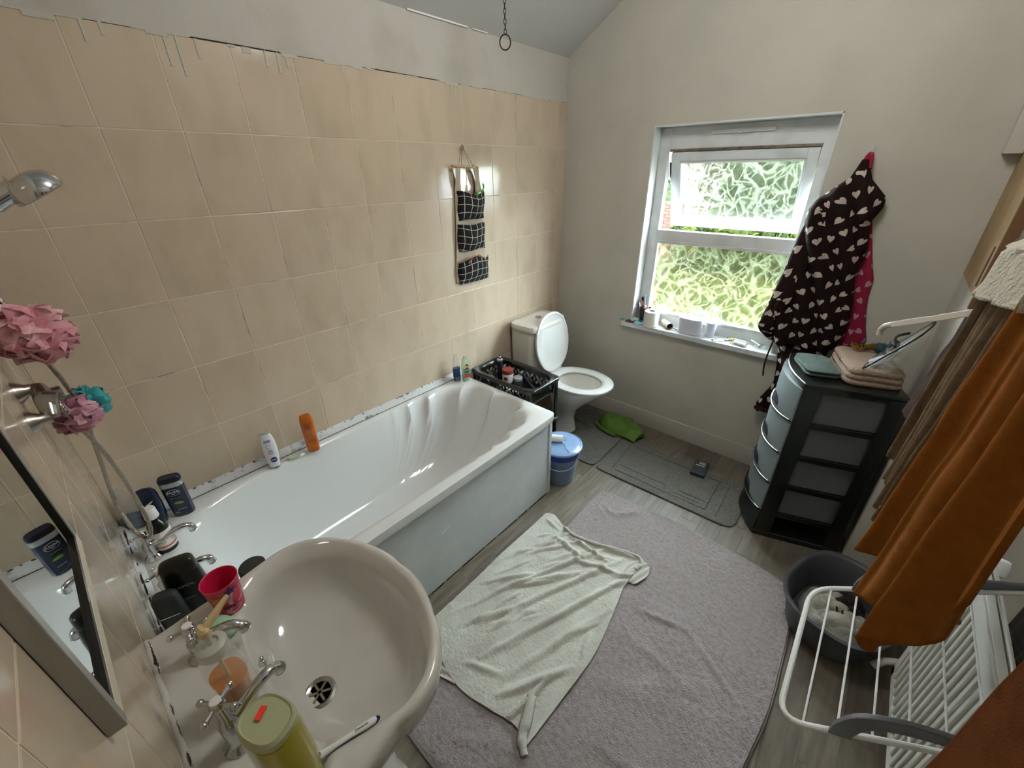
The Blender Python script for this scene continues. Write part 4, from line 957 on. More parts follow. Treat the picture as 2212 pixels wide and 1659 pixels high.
mb = MB().tube(spl([(.108*math.cos(a), .108*math.sin(a)-.004, .222-.075*math.sin(PI*(a+2.6)/PI*.62)**1) for a in [-2.6+i*.4 for i in range(14)]], 3), .0028, 8)
obj('handle', MB().tube(spl([(.112, .03, .222), (.122, -.03, .175), (.10, -.085, .15), (.03, -.122, .145), (-.05, -.11, .165), (-.1, -.05, .21)], 6), .003, 8), 'bin_lid', bn)
t = thing('card_tube', 'empty toilet roll tube lying on the bin lid', 'cardboard tube', (.652, -.898, .2835), 0, rot=(0, 0, .55))
obj('tube', MB().rings([[(x, r_*math.cos(a), r_*math.sin(a)) for a in [2*PI*i/24 for i in range(24)]] for x, r_ in ((-.05, .019), (-.05, .021), (.035, .021), (.035, .019), (-.05, .019))], False, False), 'paper', t, smooth=40)

# ================================================================== FLOOR TEXTILES
def polymat(name, poly, z0, h, m, edge, nsub=1):
    mb = MB().rings([[(x, y, z0) for x, y in poly], [(x, y, z0+h*.7) for x, y in poly], [(cx_+(x-cx_)*.985, cy_+(y-cy_)*.985, z0+h) for x, y in poly]]) if False else None
def rounded(pts, r, n=6):
    out = []; N_ = len(pts)
    for i in range(N_):
        p0, p1, p2 = Vector(pts[i-1]), Vector(pts[i]), Vector(pts[(i+1) % N_]); a = (p0-p1).normalized(); b = (p2-p1).normalized()
        rr = r[i] if isinstance(r, (list, tuple)) else r
        q0, q1 = p1+a*rr, p1+b*rr
        for k in range(n+1):
            t = k/n; out.append(tuple(q0*(1-t)**2+p1*2*t*(1-t)+q1*t*t))
    return out
def inset(poly, d):
    out = []; n = len(poly)
    for i in range(n):
        a, b = Vector(poly[i-1]), Vector(poly[(i+1) % n]); t = (b-a).normalized(); nn = Vector((-t.y, t.x)); out.append(tuple(Vector(poly[i])+nn*d))
    return out
def bathmat(name, label, poly, r, h=.009):
    P = rounded(poly, r); t = thing(name, label, 'bath mat', (0, 0, .001))
    P1, P2 = inset(P, .006), inset(P, .012)
    mb = MB().rings([[(x, y, 0) for x, y in P], [(x, y, h*.8) for x, y in P], [(x, y, h) for x, y in P1], [(x, y, h-.001) for x, y in P2]])
    obj('pile', mb, 'mat_grey', t, smooth=30)
    obj('bound_edge', MB().tube([(x, y, .004) for x, y in P]+[(P[0][0], P[0][1], .004)], .0035, 6), 'mat_edge', t)
    return t
m1 = bathmat('bath_mat', 'grey contour mat around the toilet foot', [(.78, -.665), (.765, -.10), (.36, -.085), (.36, -.27), (.50, -.28), (.50, -.53), (.37, -.54), (.37, -.665)], [.05, .05, .05, .02, .05, .05, .02, .05])
m2 = bathmat('bath_mat', 'grey rectangular mat with embossed border near the drawer tower', [(1.60, -.645), (1.585, -.275), (.775, -.25), (.80, -.668)], [.07, .05, .05, .03])
mb = MB()
for a, b in (((1.50, -.61), (1.49, -.31)), ((1.44, -.6), (1.43, -.31)), ((.9, -.61), (1.44, -.60)), ((.9, -.55), (1.2, -.545)), ((1.25, -.575), (1.4, -.57)), ((.9, -.31), (1.44, -.31)), ((.86, -.33), (.88, -.6)), ((1.2, -.545), (1.2, -.58)), ((1.28, -.54), (1.44, -.535))):
    mb.tube([(a[0], a[1], .0088), (b[0], b[1], .0088)], .0022, 6)
o = obj('embossed_rib', mb, 'mat_edge', m2); o['kind'] = 'stuff'
o = None
t = thing('soap_box', 'small dark blue grey box with white print lying on the grey mat', 'box', (1.30, -.278, .0105), .12)
obj('box', MB().b2((-.042, -.075, 0), (.042, .075, .021)), 'digi', t, smooth=0, bevel=.004)
obj('print_panel', MB().b2((-.012, .028, .021), (.024, .056, .0215)), 'lcd', t, smooth=0); obj('print_bar', MB().b2((-.03, .012, .021), (.024, .018, .0215)), 'label_white', t, smooth=0)
mb = MB().prism(ell(-.018, -.03, .013, .016, 20), .021, .0216); obj('round_emboss', mb, 'dark_grey', t, smooth=0); mb = MB().prism(ell(.018, -.03, .013, .016, 20), .021, .0216); obj('round_emboss', mb, 'dark_grey', t, smooth=0)
# cloth from four boundary curves and ridges
def coons(T, B, L, R):
    T, B, L, R = [spl([(*p, 0) if len(p) == 2 else p for p in c], 10) for c in (T, B, L, R)]
    def at(c, t):
        f = t*(len(c)-1); i = min(int(f), len(c)-2); return c[i].lerp(c[i+1], f-i)
    def fn(u, v):
        return (1-v)*at(T, u)+v*at(B, u)+(1-u)*at(L, v)+u*at(R, v)-((1-u)*(1-v)*T[0]+u*(1-v)*T[-1]+(1-u)*v*B[0]+u*v*B[-1])
    return fn
def ridgeh(p, ridges):
    h = 0
    for (x0, y0, x1, y1, hh, wd) in ridges:
        a = Vector((x0, y0)); b = Vector((x1, y1)); q = Vector((p[0], p[1])); ab = b-a; t = max(0, min(1, (q-a).dot(ab)/ab.dot(ab))); c = a+ab*t; d = (q-c).length
        h += hh*math.exp(-(d/wd)**2)*math.sin(PI*(.06+.88*t))**.8
    return h
# rug
fn = coons([(.955, -.835), (1.02, -.815), (1.4, -.79), (1.7, -.80), (1.87, -.83), (1.905, -.88)], [(1.0, -2.22), (1.03, -2.27), (1.3, -2.275), (1.6, -2.29), (1.84, -2.29), (1.88, -2.25)], [(.955, -.835), (.935, -.90), (.945, -1.3), (.97, -1.8), (1.0, -2.22)], [(1.905, -.88), (1.925, -1.0), (1.937, -1.4), (1.915, -1.65), (1.89, -2.0), (1.88, -2.25)])
rid = [(1.0, -.93, 1.10, -.97, .012, .018), (1.10, -.97, 1.16, -.87, .014, .018), (.98, -.95, 1.08, -1.02, .006, .015), (1.35, -1.35, 1.7, -1.28, .005, .03), (1.5, -1.7, 1.8, -1.45, .006, .03), (1.45, -1.95, 1.7, -2.1, .006, .03), (1.2, -1.05, 1.6, -1.1, .004, .03), (1.45, -1.5, 1.75, -1.55, .007, .02), (1.42, -1.38, 1.62, -1.33, .010, .014), (1.62, -1.33, 1.86, -1.48, .010, .014), (1.86, -1.48, 1.9, -1.6, .006, .02), (1.40, -1.75, 1.75, -1.6, .006, .03), (1.5, -1.9, 1.85, -1.85, .007, .02), (1.15, -2.2, 1.4, -2.05, .005, .02)]
def rugf(u, v):
    p = fn(u, v); e = min(u, 1-u, v*1.3, (1-v)*1.3); k = min(1, e/.03)
    ff = 1.0
    z = .003+.012*k**.5+ridgeh(p, rid)*k+k*(.0018*nz(p.x*60, p.y*60)+.0022*nz(p.x*140, p.y*140, 3)+.004*nz(p.x*6, p.y*6))
    return (p.x, p.y, z)
t = thing('shaggy_rug', 'large grey mauve shaggy rug on the wood effect floor', 'rug', (0, 0, 0))
obj('pile', MB().grid(rugf, 300, 420), 'rug', t, smooth=180)
bp_ = [fn(u, 0) for u in [i/40 for i in range(41)]]+[fn(1, i/40) for i in range(1, 41)]+[fn(1-i/40, 1) for i in range(1, 41)]+[fn(0, 1-i/40) for i in range(1, 41)]
obj('bound_edge', MB().tube([(p.x, p.y, .005) for p in bp_], .005, 6), 'rug_edge', t)
# pale green towel
fn2 = coons([(.80, -1.185), (.845, -1.165), (.94, -1.205), (1.03, -1.225), (1.2, -1.175), (1.30, -1.145), (1.345, -1.155)], [(.80, -2.0), (.94, -2.05), (1.08, -2.075), (1.2, -2.055), (1.3, -2.03), (1.375, -2.04)],
            [(.80, -1.185), (.795, -1.5), (.80, -1.75), (.80, -2.0)], [(1.345, -1.155), (1.335, -1.3), (1.36, -1.45), (1.39, -1.65), (1.385, -1.85), (1.375, -2.04)])
rid2 = [(.90, -1.78, 1.16, -1.22, .020, .012), (1.0, -1.80, 1.24, -1.25, .018, .014), (.98, -1.62, 1.13, -1.42, .020, .016), (.9, -1.45, 1.02, -1.30, .012, .012), (1.09, -1.9, 1.30, -1.35, .020, .015), (1.2, -1.9, 1.33, -1.5, .016, .018), (.95, -1.30, 1.12, -1.32, .014, .013), (1.02, -1.25, 1.2, -1.26, .016, .012), (1.1, -1.35, 1.3, -1.28, .018, .014), (.85, -1.7, .98, -1.55, .014, .012), (.93, -1.9, 1.02, -1.75, .016, .016),
        (.84, -1.22, .92, -1.24, .012, .01), (1.22, -1.98, 1.34, -1.78, .022, .016), (1.28, -2.03, 1.31, -1.85, .018, .010), (1.03, -1.225, 1.3, -1.155, .022, .009), (.83, -1.55, .90, -1.38, .010, .012), (1.05, -2.0, 1.15, -1.95, .012, .014), (1.0, -1.66, .96, -1.85, .012, .010), (1.3, -1.3, 1.335, -1.25, .014, .012), (1.33, -1.6, 1.36, -1.7, .008, .012)]
rid2 = [(a-.1*(c-a), b-.1*(d-b), c+.1*(c-a), d+.1*(d-b), h_*.72, w_*.8) for a, b, c, d, h_, w_ in rid2]
rr_ = random.Random(5)
for _ in range(26):
    fx = rr_.uniform(.84, 1.30); fy = rr_.uniform(-1.95, -1.28); ln = rr_.uniform(.06, .2); an = rr_.uniform(1.0, 1.35)-.5*(fy+1.9); rid2.append((fx, fy, fx+ln*math.cos(an), fy+ln*math.sin(an), rr_.uniform(.003, .007), rr_.uniform(.006, .012)))
def twf(u, v):
    p = fn2(u, v); k = min(1, min(u, 1-u, v, 1-v)/.02)
    wx = .006*nz(p.x*9, p.y*9, 5); wy = .006*nz(p.x*9, p.y*9, 9)
    h = ridgeh((p.x+wx*2, p.y+wy*2), rid2)
    base = .021 if p.x > .96 else .006+.015*max(0, min(1, (p.x-.90)/.06))
    if p.y > -1.19-.0 and False: base = .005
    return (p.x+wx*k, p.y+wy*k, base+1.35*h*(.3+.7*k)+.0025*nz(p.x*22, p.y*22, 1)+.0012*nz(p.x*90, p.y*90, 2)+.003*nz(p.x*6, p.y*6, 4))
t = thing('bath_towel', 'pale green crumpled towel spread over the rug and floor beside the bath', 'towel', (0, 0, 0))
obj('cloth', MB().grid(twf, 260, 360), 'pale_towel', t, smooth=180, solid=.004)
# rolled hem along the far edge, corner flap and bottom twist
he = [(.94, -1.215, .028), (1.0, -1.232, .036), (1.06, -1.225, .036), (1.15, -1.20, .038), (1.25, -1.16, .036), (1.32, -1.145, .034), (1.345, -1.17, .03), (1.335, -1.21, .028)]
obj('rolled_hem', MB().tube(spl(he, 6), [.006+.0035*math.sin(i*.7)**2 for i in range((len(he)-1)*6+1)], 10), 'pale_towel', t)
fl_ = coons([(1.325, -1.14), (1.36, -1.145), (1.385, -1.165)], [(1.31, -1.285), (1.34, -1.29), (1.375, -1.275)], [(1.325, -1.14), (1.30, -1.21), (1.31, -1.285)], [(1.385, -1.165), (1.39, -1.21), (1.375, -1.275)])
obj('corner_flap', MB().grid(lambda u, v: (lambda p: (p.x, p.y, .021+.008*math.sin(u*9+v*3)**2))(fn_ := fl_(u, v)), 24, 24), 'pale_towel', t, smooth=180, solid=.004)
obj('twisted_corner', MB().tube(spl([(1.30, -1.93, .03), (1.33, -1.99, .034), (1.35, -2.04, .03), (1.385, -2.07, .024)], 6), [.018]*5+[.02]*5+[.016]*5+[.012]*4, 12), 'pale_towel', t)
obj('under_fold', MB().grid(lambda u, v: (.86+.2*u, -2.03-.10*v*(1-.5*u), .019+.006*math.sin(v*7+u*5)**2), 24, 20), 'pale_towel', t, smooth=180, solid=.004)
# green towel heap
def heap(name, label, cat, cx_, cy_, a, b, h, m, seed, rot=0, n=90, folds=5):
    rr = random.Random(seed); F = [(rr.uniform(0, PI), rr.uniform(5, 11), rr.uniform(0, 6)) for _ in range(folds)]
    def f(u, v):
        x, y = u*2-1, v*2-1; r_ = max(abs(x), abs(y)); rad = math.hypot(x, y)
        # square to disc
        xx = x*math.sqrt(1-y*y/2); yy = y*math.sqrt(1-x*x/2); rr_ = math.hypot(xx, yy)
        k = max(0, 1-rr_**3)
        w_ = sum(abs(math.sin((xx*math.cos(p)+yy*math.sin(p))*q/1.6+s+1.5*nz(xx*1.5, yy*1.5, s)))**.7 for p, q, s in F)/len(F)
        edge = 1+.12*nz(xx*2.5+seed, yy*2.5)
        z = h*(k**.55)*(.35+.95*w_)+.0015
        X, Y = xx*a*edge, yy*b*edge
        return (cx_+X*math.cos(rot)-Y*math.sin(rot), cy_+X*math.sin(rot)+Y*math.cos(rot), z)
    return f
t = thing('hand_towel', 'bright green towel crumpled on the floor by the skirting board', 'towel', (0, 0, .0105))
obj('cloth', MB().grid(heap('', '', '', .70, -.175, .175, .105, .062, '', 4, -.10), 110, 90), 'green_terry', t, smooth=180, solid=.004, off=1)
def fold_strip(pts, w_, zf_):
    P = spl(pts, 8)
    return MB().grid(lambda u, v: (lambda p: (p.x+w_[0]*(v-.5), p.y+w_[1]*(v-.5), p.z+.006*math.sin(v*PI)))(P[min(int(u*(len(P)-1)), len(P)-1)]), len(P)-1, 8)
obj('folded_corner', MB().grid(lambda u, v: (.735+.13*u+.02*v, -.285+.105*v-.01*u, .046-.036*(1-v)**2*.9+.01*math.sin(u*PI)), 20, 16), 'green_terry', t, smooth=180, solid=.006)
obj('rolled_edge', MB().tube(spl([(.545, -.22, .02), (.56, -.255, .022), (.60, -.28, .018), (.66, -.295, .014), (.73, -.30, .012)], 6), .011, 10), 'green_terry', t)

# ================================================================== DRAWER TOWER
dt = thing('drawer_tower', 'black plastic drawer tower with grey translucent drawers beside the right wall', 'drawers', (1.683, -.590, 0), math.radians(18.6))
DW, DD, DZ = .345, .355, .862      # along local x (front->back), local y (width)
def plate(z0, z1, bul=.035, ex=.004):
    P = [(DW+ex, -ex), (DW+ex, DD+ex)]+[(-ex-bul*math.sin(PI*i/12), DD+ex-(DD+2*ex)*i/12) for i in range(13)]
    return MB().prism(rounded(P, .006, 2), z0, z1)
obj('top_plate', plate(DZ-.03, DZ, .03), 'black_plastic', dt, smooth=40, bevel=.004)
obj('base_plate', plate(.0, .03, .045, .008), 'black_plastic', dt, smooth=40, bevel=.004)
P = [(-.012-.05*math.sin(PI*i/12), DD+.004-(DD+.008)*i/12) for i in range(13)]
obj('plinth', MB().rings([[(x, y, .028) for x, y in P+[(0.02, 0), (.02, DD)]], [(x*.75, y, .10) for x, y in P+[(0.02, 0), (.02, DD)]], [(x*.3, y, .15) for x, y in P+[(0.02, 0), (.02, DD)]]]), 'black_plastic', dt, smooth=50)
for y in (0, DD):
    s_ = -1 if y == 0 else 1
    obj('side_post', MB().box((.032, y, DZ/2), (.07, .012, DZ-.04)).box((DW-.027, y, DZ/2), (.055, .012, DZ-.04)), 'black_plastic', dt, smooth=0, bevel=.003)
for i in range(5):
    z = .15+.1725*i-.0
    obj('tier_frame', MB().b2((.02, -.004, z-.014), (DW-.0, .006, z+.012)).b2((.02, DD-.006, z-.014), (DW, DD+.004, z+.012)).b2((DW-.01, 0, z-.014), (DW, DD, z+.012)), 'black_plastic', dt, smooth=0, bevel=.002)
    if i < 4:
        z0, z1 = z+.012, z+.1725-.014
        R = []
        for zz in (z0, z0+.004, z1): R.append([(x, y, zz) for x, y in [(DW-.02, .012), (DW-.02, DD-.012)]+[(-.004-.038*math.sin(PI*k/12)**.8, DD-.006-(DD-.012)*k/12) for k in range(13)]])
        d_ = obj('drawer', MB().rings(R, True, False), 'drawer_side', dt, smooth=40)
        # clear curved front
        bl = [(-.008-.042*math.sin(PI*k/16)**.8, DD-.002-(DD-.004)*k/16) for k in range(17)]
        obj('front_panel', MB().rings([[(x, y, z0-.004) for x, y in bl+[(.014, 0), (.014, DD)]], [(x-.002, y, (z0+z1)/2) for x, y in bl+[(.014, 0), (.014, DD)]], [(x, y, z1+.006) for x, y in bl+[(.014, 0), (.014, DD)]]]), 'drawer_clear', d_, smooth=50)
        obj('handle', MB().tube(spl([(-.012-.045*math.sin(PI*k/10)**.8, DD-.004-(DD-.008)*k/10, z0-.004-.014*math.sin(PI*k/10)) for k in range(11)], 3), .0055, 8), 'near_black', d_)
        obj('grip_recess', MB().rings([[(-.0565+dx+.006*abs(k-4)/4, DD/2-.06+.12*k/8, z0+.003+q) for k in range(9) for q in ((0.,) if True else ())]+[(-.0565+dx+.006*abs(k-4)/4, DD/2-.06+.12*k/8, z0+.045*math.sin(PI*(k+.5)/9)**.5) for k in range(8, -1, -1)] for dx in (0, .002)]), 'navy_dark', d_, smooth=0)
obj('back_panel', MB().b2((DW-.004, .01, .14), (DW, DD-.01, DZ-.03)), 'black_plastic', dt, smooth=0)
# things on the tower: local helper
rzd = math.radians(18.6)
def dloc(x, y, z=DZ): return (1.683+x*math.cos(rzd)-y*math.sin(rzd), -.590+x*math.sin(rzd)+y*math.cos(rzd), z)
def folded(w_, d_, h_, n=3, seed=1):
    mb = MB()
    for k in range(n):
        z0 = h_*k/n; z1 = h_*(k+1)/n-.001
        R = []
        for (ins, zz) in ((.006, z0), (0, z0+(z1-z0)*.3), (0, z0+(z1-z0)*.7), (.008, z1)):
            R.append([(x*(1+.03*nz(x*20+seed, y*20, k)), y*(1+.03*nz(y*20, x*20, k+seed)), zz+.004*nz(x*12, y*12, seed)) for x, y in ell(0, 0, w_/2-ins-.003*k, d_/2-ins, 40, 7)])
        mb.rings(R)
    return mb
o = obj('folded_towel', folded(.135, .21, .03, 2, 2), 'teal_terry', smooth=60); o.location = dloc(.068, .19, DZ+.001); o.rotation_euler = (0, 0, rzd+.1); tag(o, 'folded dark teal towel on the front of the drawer tower', 'towel')
o = obj('folded_towel', folded(.205, .28, .072, 3, 5), 'beige_terry', smooth=60); o.location = dloc(.24, .19, DZ+.001); o.rotation_euler = (0, 0, rzd); tag(o, 'folded pinkish beige towel under the hair claw on the drawer tower', 'towel')
t = thing('hair_claw', 'gold tortoiseshell hair claw open on the beige towel', 'hair clip', (1.815, -.24, DZ+.077), .3)
for s_ in (-1, 1):
    mb = MB()
    P = spl([(-.045, s_*.004, .018), (-.03, s_*.018, .004), (-.005, s_*.022, .0), (.02, s_*.012, .004), (.045, s_*.016, .014)], 6)
    mb.rings([[(p.x, p.y, p.z) for p in P], [(p.x, p.y+s_*.002, p.z+.018) for p in P], [(p.x, p.y+s_*.004, p.z+.018) for p in P], [(p.x, p.y+s_*.003, p.z) for p in P]]+[[(p.x, p.y, p.z) for p in P]], False, False, closed=False)
    for k in range(6): mb.tube([(-.035+.014*k, s_*.018, .016), (-.035+.014*k, s_*.008, .022), (-.035+.014*k, -s_*.002, .018)], [.002, .0017, .001], 6)
    obj('jaw', mb, 'claw', t)
obj('spring', MB().tube([(-.004, -.012, .014), (-.004, .012, .014)], .004, 8), 'brass', t)
mb = MB()
def scr(u, v):
    a = u*2*PI; b_ = v*2*PI; R_ = .024+.003*math.sin(a*5); r_ = .014+.004*math.sin(a*9+2*b_)
    return ((R_+r_*math.cos(b_))*math.cos(a), (R_+r_*math.cos(b_))*math.sin(a), .016+r_*math.sin(b_)*1.1)
o = obj('hair_scrunchie', mb.grid(scr, 60, 16), 'scrunchie', smooth=180); o.location = (1.895, -.215, DZ+.076); tag(o, 'dark blue fabric scrunchie beside the gold hair claw', 'scrunchie')
t = thing('toiletry_bag', 'clear zipped bag with black piping full of small items on the drawer tower', 'bag', dloc(.275, .13, DZ+.0785), 1.4+PI)
t.scale = (1.25, 1.1, 1.35)
def bagf(u, v):
    a = u*2*PI; k = math.sin(PI*min(1, v*1.0)) if False else 1
    w_ = .095*(1-.15*v); d_ = .042*(1-v)**.6+.004
    return (w_*math.copysign(abs(math.cos(a))**.6, math.cos(a)), d_*math.copysign(abs(math.sin(a))**.6, math.sin(a))+.07*v, .002+.13*v+.003*nz(u*9, v*5))
obj('body', MB().grid(bagf, 48, 16), 'clear_plastic', t, smooth=180)
fr_ = [(-.095, -.040, .004), (.095, -.040, .004), (.094, .01, .06), (.082, .07, .132), (-.082, .07, .132), (-.094, .01, .06), (-.095, -.040, .004)]
obj('piping', MB().tube(spl(fr_, 4), .0032, 6), 'zip_black', t)
obj('zip', MB().tube(spl([(-.09, .018, .085), (0, .0, .09), (.09, .018, .085)], 6), .004, 6), 'zip_black', t)
obj('round_tin', MB().lathe([(.026, 0), (.028, .003), (.028, .014), (.001, .015)], 24, M=Matrix.Translation((.03, -.012, .012)) @ Matrix.Rotation(.5, 4, 'X')), 'lilac_plastic', t)
obj('comb', MB().box((-.04, -.0, .03), (.06, .02, .01), rz=.5), 'silver', t, smooth=0, bevel=.002)
obj('sachet', MB().box((.05, .03, .06), (.05, .008, .05), rx=-.5), 'far_render', t, smooth=0, bevel=.002)
obj('dark_bottle', MB().lathe([(.014, 0), (.016, .004), (.016, .06), (.008, .07), (.008, .08)], 16, M=Matrix.Translation((-.07, -.0, .022)) @ Matrix.Rotation(.9, 4, 'Y')), 'dark_grey', t)
# ================================================================== WINDOW SILL THINGS
ZS = .7458
t = thing('wipes_packet', 'teal packet of wipes lying at the left end of the window sill', 'packet', (.605, .022, ZS), -.25)
def pk(u, v): 
    e = (1-abs(2*u-1)**4)*(1-abs(2*v-1)**3); return (.17*(u-.5), .095*(v-.5)*(1+.06*math.sin(u*9)), .002+.017*e+.003*nz(u*6, v*6)*e)
obj('wrapper', MB().grid(pk, 36, 24), 'wipes_teal', t, smooth=180, solid=.001)
obj('flap', MB().prism(ell(.0, .004, .042, .02, 24, 3), .0175, .0205), 'label_white', t, bevel=.001)
o = obj('snack_wrapper', MB().grid(lambda u, v: (.10*(u-.5), .03*(v-.5)+.006*math.sin(u*9), .004+.014*math.sin(v*PI)*(.5+.5*abs(math.sin(u*8)))), 30, 10), 'wipes_choc', smooth=180, solid=.001); o.location = (.625, -.012, ZS); o.rotation_euler = (0, 0, .25); tag(o, 'crumpled brown and white wrapper in front of the wipes packet', 'wrapper')
t = thing('toothbrush_cup', 'black tumbler holding toothbrushes at the left of the window sill', 'cup', (.668, .058, ZS))
obj('cup', MB().lathe([(.030, 0), (.0315, .003), (.037, .098), (.0355, .098), (.030, .006), (.001, .005)], 32), 'near_black', t)
def brush(lab, x, y, dx, dy, l, hm_, bm_, rz=0, hd=.03):
    b_ = thing('toothbrush', lab, 'toothbrush', (.668+x, .058+y, ZS+.008), group=None)
    d_ = Vector((dx, dy, 1)).normalized()
    obj('handle', MB().tube([d_*0, d_*l*.5, d_*l*.8, d_*l], [.004, .005, .003, .0025], 8), hm_, b_)
    e = d_*l; side = Vector((math.cos(rz), math.sin(rz), 0)); mb = MB().tube([e, e+d_*hd], [.0045, .005], 8); hh = obj('head', mb, hm_, b_)
    M_ = Matrix.Translation(e+d_*hd*.5+side*.008) @ d_.to_track_quat('Z', 'Y').to_matrix().to_4x4()
    mb = MB().loft([(.005, .005, -hd*.4), (.0052, .0052, hd*.4)], 12, 3, M=M_); obj('bristles', mb, bm_, hh)
brush('white toothbrush with bright blue head in the black tumbler', -.012, .006, -.02, .05, .135, 'white_bottle', 'wipes_teal', .0)
brush('black toothbrush leaning left in the black tumbler', -.014, -.004, -.13, .1, .125, 'near_black', 'near_black', 2.5)
brush('brown toothbrush leaning left in the black tumbler', -.01, -.008, -.19, .02, .105, 'jar_red', 'card_tube', 2.5)
brush('white toothbrush leaning far left in the black tumbler', -.01, -.01, -.28, -.05, .10, 'white_bottle', 'nivea_blue', 2.8, .022)
brush('thin dark toothbrush leaning right in the black tumbler', .012, .006, .26, .03, .125, 'bronze', 'pink_net', .2, .025)
brush('pink short toothbrush in the black tumbler', .0, -.012, -.05, .02, .085, 'pink_net', 'pink_net', 1.0, .02)
o = obj('tumbler', MB().lathe([(.022, 0), (.023, .002), (.028, .075), (.0265, .075), (.021, .004), (.001, .003)], 28), 'card_tube'); o.location = (.742, .062, ZS); tag(o, 'small beige cup behind the toilet roll on the sill', 'cup')
t = thing('toilet_roll', 'standing white toilet roll on the window sill', 'toilet roll', (.738, .004, ZS))
obj('paper', MB().lathe([(.0205, 0), (.046, 0), (.0485, .002), (.0485, .098), (.046, .1), (.0205, .1), (.0205, 0)], 44, cap0=False, cap1=False), 'paper', t); obj('core', MB().lathe([(.0205, .001), (.0205, .099), (.0195, .099), (.0195, .001), (.0205, .001)], 32, cap0=False, cap1=False), 'card_in', t)
t = thing('card_tube', 'cardboard roll tube lying next to the toilet roll on the sill', 'cardboard tube', (.835, .035, ZS+.0215), -.75)
obj('tube', MB().rings([[(x, r_*math.cos(a), r_*math.sin(a)) for a in [2*PI*i/28 for i in range(28)]] for x, r_ in ((-.05, .0195), (-.05, .0213), (.045, .0213), (.045, .0195), (-.05, .0195))], False, False), 'card_tube', t, smooth=40); obj('inside', MB().rings([[(x, .0193*math.cos(a), .0193*math.sin(a)) for a in [2*PI*i/28 for i in range(28)]] for x in (-.045, .043)], True, False), 'card_in', t)
t = thing('clear_case', 'clear plastic case lying between cardboard tube and white caddy', 'case', (.90, .012, ZS), -.5)
obj('tray', MB().b2((-.035, -.012, 0), (.035, .012, .008)), 'clear_plastic', t, smooth=0, bevel=.002); obj('insert', MB().b2((-.03, -.003, .008), (.02, .005, .013)), 'dark_grey', t, smooth=0, bevel=.002); obj('lid', MB().b2((-.02, .0, .008), (.012, .025, .010)), 'clear_plastic', t, smooth=0)
t = thing('caddy', 'white oval plastic caddy on the window sill', 'caddy', (.985, .028, ZS), -.06)
obj('body', MB().loft([(.066, .036, 0), (.069, .039, .003), (.075, .042, .098), (.0735, .0405, .098), (.067, .037, .006), (.02, .01, .005)], 48, 3), 'lilac_plastic', t)
obj('divider', MB().b2((-.0015, -.036, .004), (.0015, .036, .09)), 'lilac_plastic', t, smooth=0)
for i, (x, y, dx, lab) in enumerate(((-.022, .0, .1, 'white tube upside down in the left of the caddy'), (.02, -.004, .55, 'white tube leaning right in the caddy'))):
    q = thing('cream_tube', lab, 'tube', (.985+x, .028+y, ZS+.04)); d_ = Vector((dx, .05, 1)).normalized(); M_ = d_.to_track_quat('Z', 'Y').to_matrix().to_4x4()
    obj('body', MB().loft([(.014, .002, -.02), (.014, .009, .03), (.013, .013, .055)], 24, 2.2, M=M_), 'white_bottle', q); obj('cap', MB().lathe([(.0135, .055), (.0145, .057), (.014, .078), (.001, .079)], 24, M=M_), 'white_plastic', q)
o = obj('tumbler', MB().lathe([(.025, 0), (.0265, .003), (.0325, .092), (.031, .092), (.025, .006), (.001, .005)], 36), 'lilac_plastic'); o.location = (1.102, .04, ZS); tag(o, 'white tapered tumbler to the right of the caddy', 'cup')
t = thing('travel_bottle', 'small clear travel bottle standing before the white tumbler', 'bottle', (1.078, -.008, ZS))
obj('body', MB().lathe([(.016, 0), (.018, .003), (.018, .05), (.014, .06), (.009, .065), (.0085, .068)], 28), 'clear_plastic', t); obj('cap', MB().lathe([(.0105, .067), (.0105, .085), (.009, .087), (.001, .087)], 24), 'frosted_plastic', t)
t = thing('foil_tube', 'squeezed silver foil tube lying on the sill', 'tube', (1.175, .018, ZS+.001), .75)
obj('tube', MB().grid(lambda u, v: (.10*(u-.5), .036*(v-.5)*(1+.1*math.sin(u*5)), .001+.011*math.sin(PI*v)*(u**.6)*(1+.25*nz(u*12, v*8))+.003*nz(u*15, v*4)), 36, 14), 'foil', t, smooth=60, solid=.001); obj('crimp', MB().b2((.046, -.017, .0), (.056, .017, .012)), 'near_black', t, smooth=0, bevel=.002)
t = thing('spray_bottle', 'clear travel spray bottle lying flat on the sill', 'bottle', (1.285, .005, ZS+.0175), -.25)
Mx = Matrix.Rotation(PI/2, 4, 'Y')
obj('body', MB().lathe([(.014, -.04), (.017, -.037), (.017, .035), (.010, .042)], 28, M=Matrix.Rotation(PI, 4, 'Z') @ Mx), 'clear_plastic', t); obj('liquid', MB().loft([(.008, .0135, -.036), (.009, .015, .03)], 20, 2.4, M=Matrix.Translation((0, 0, -.005)) @ Matrix.Rotation(PI, 4, 'Z') @ Mx), 'white_plastic', t)
obj('nozzle', MB().lathe([(.011, .04), (.011, .052), (.006, .054), (.006, .066), (.001, .067)], 20, M=Matrix.Rotation(PI, 4, 'Z') @ Mx), 'brass', t)
t = thing('suction_hook', 'clear round suction dish with white stick near the robe', 'dish', (1.385, .03, ZS))
obj('dish', MB().lathe([(.018, 0), (.026, .004), (.03, .018), (.0285, .018), (.024, .006), (.001, .004)], 32), 'clear_plastic', t); obj('stick', MB().tube([(-.055, .03, .028), (-.01, .005, .018), (.0, 0, .012)], .004, 8), 'white_bottle', t); obj('knob', MB().sphere((0, 0, .014), .009), 'silver', t)
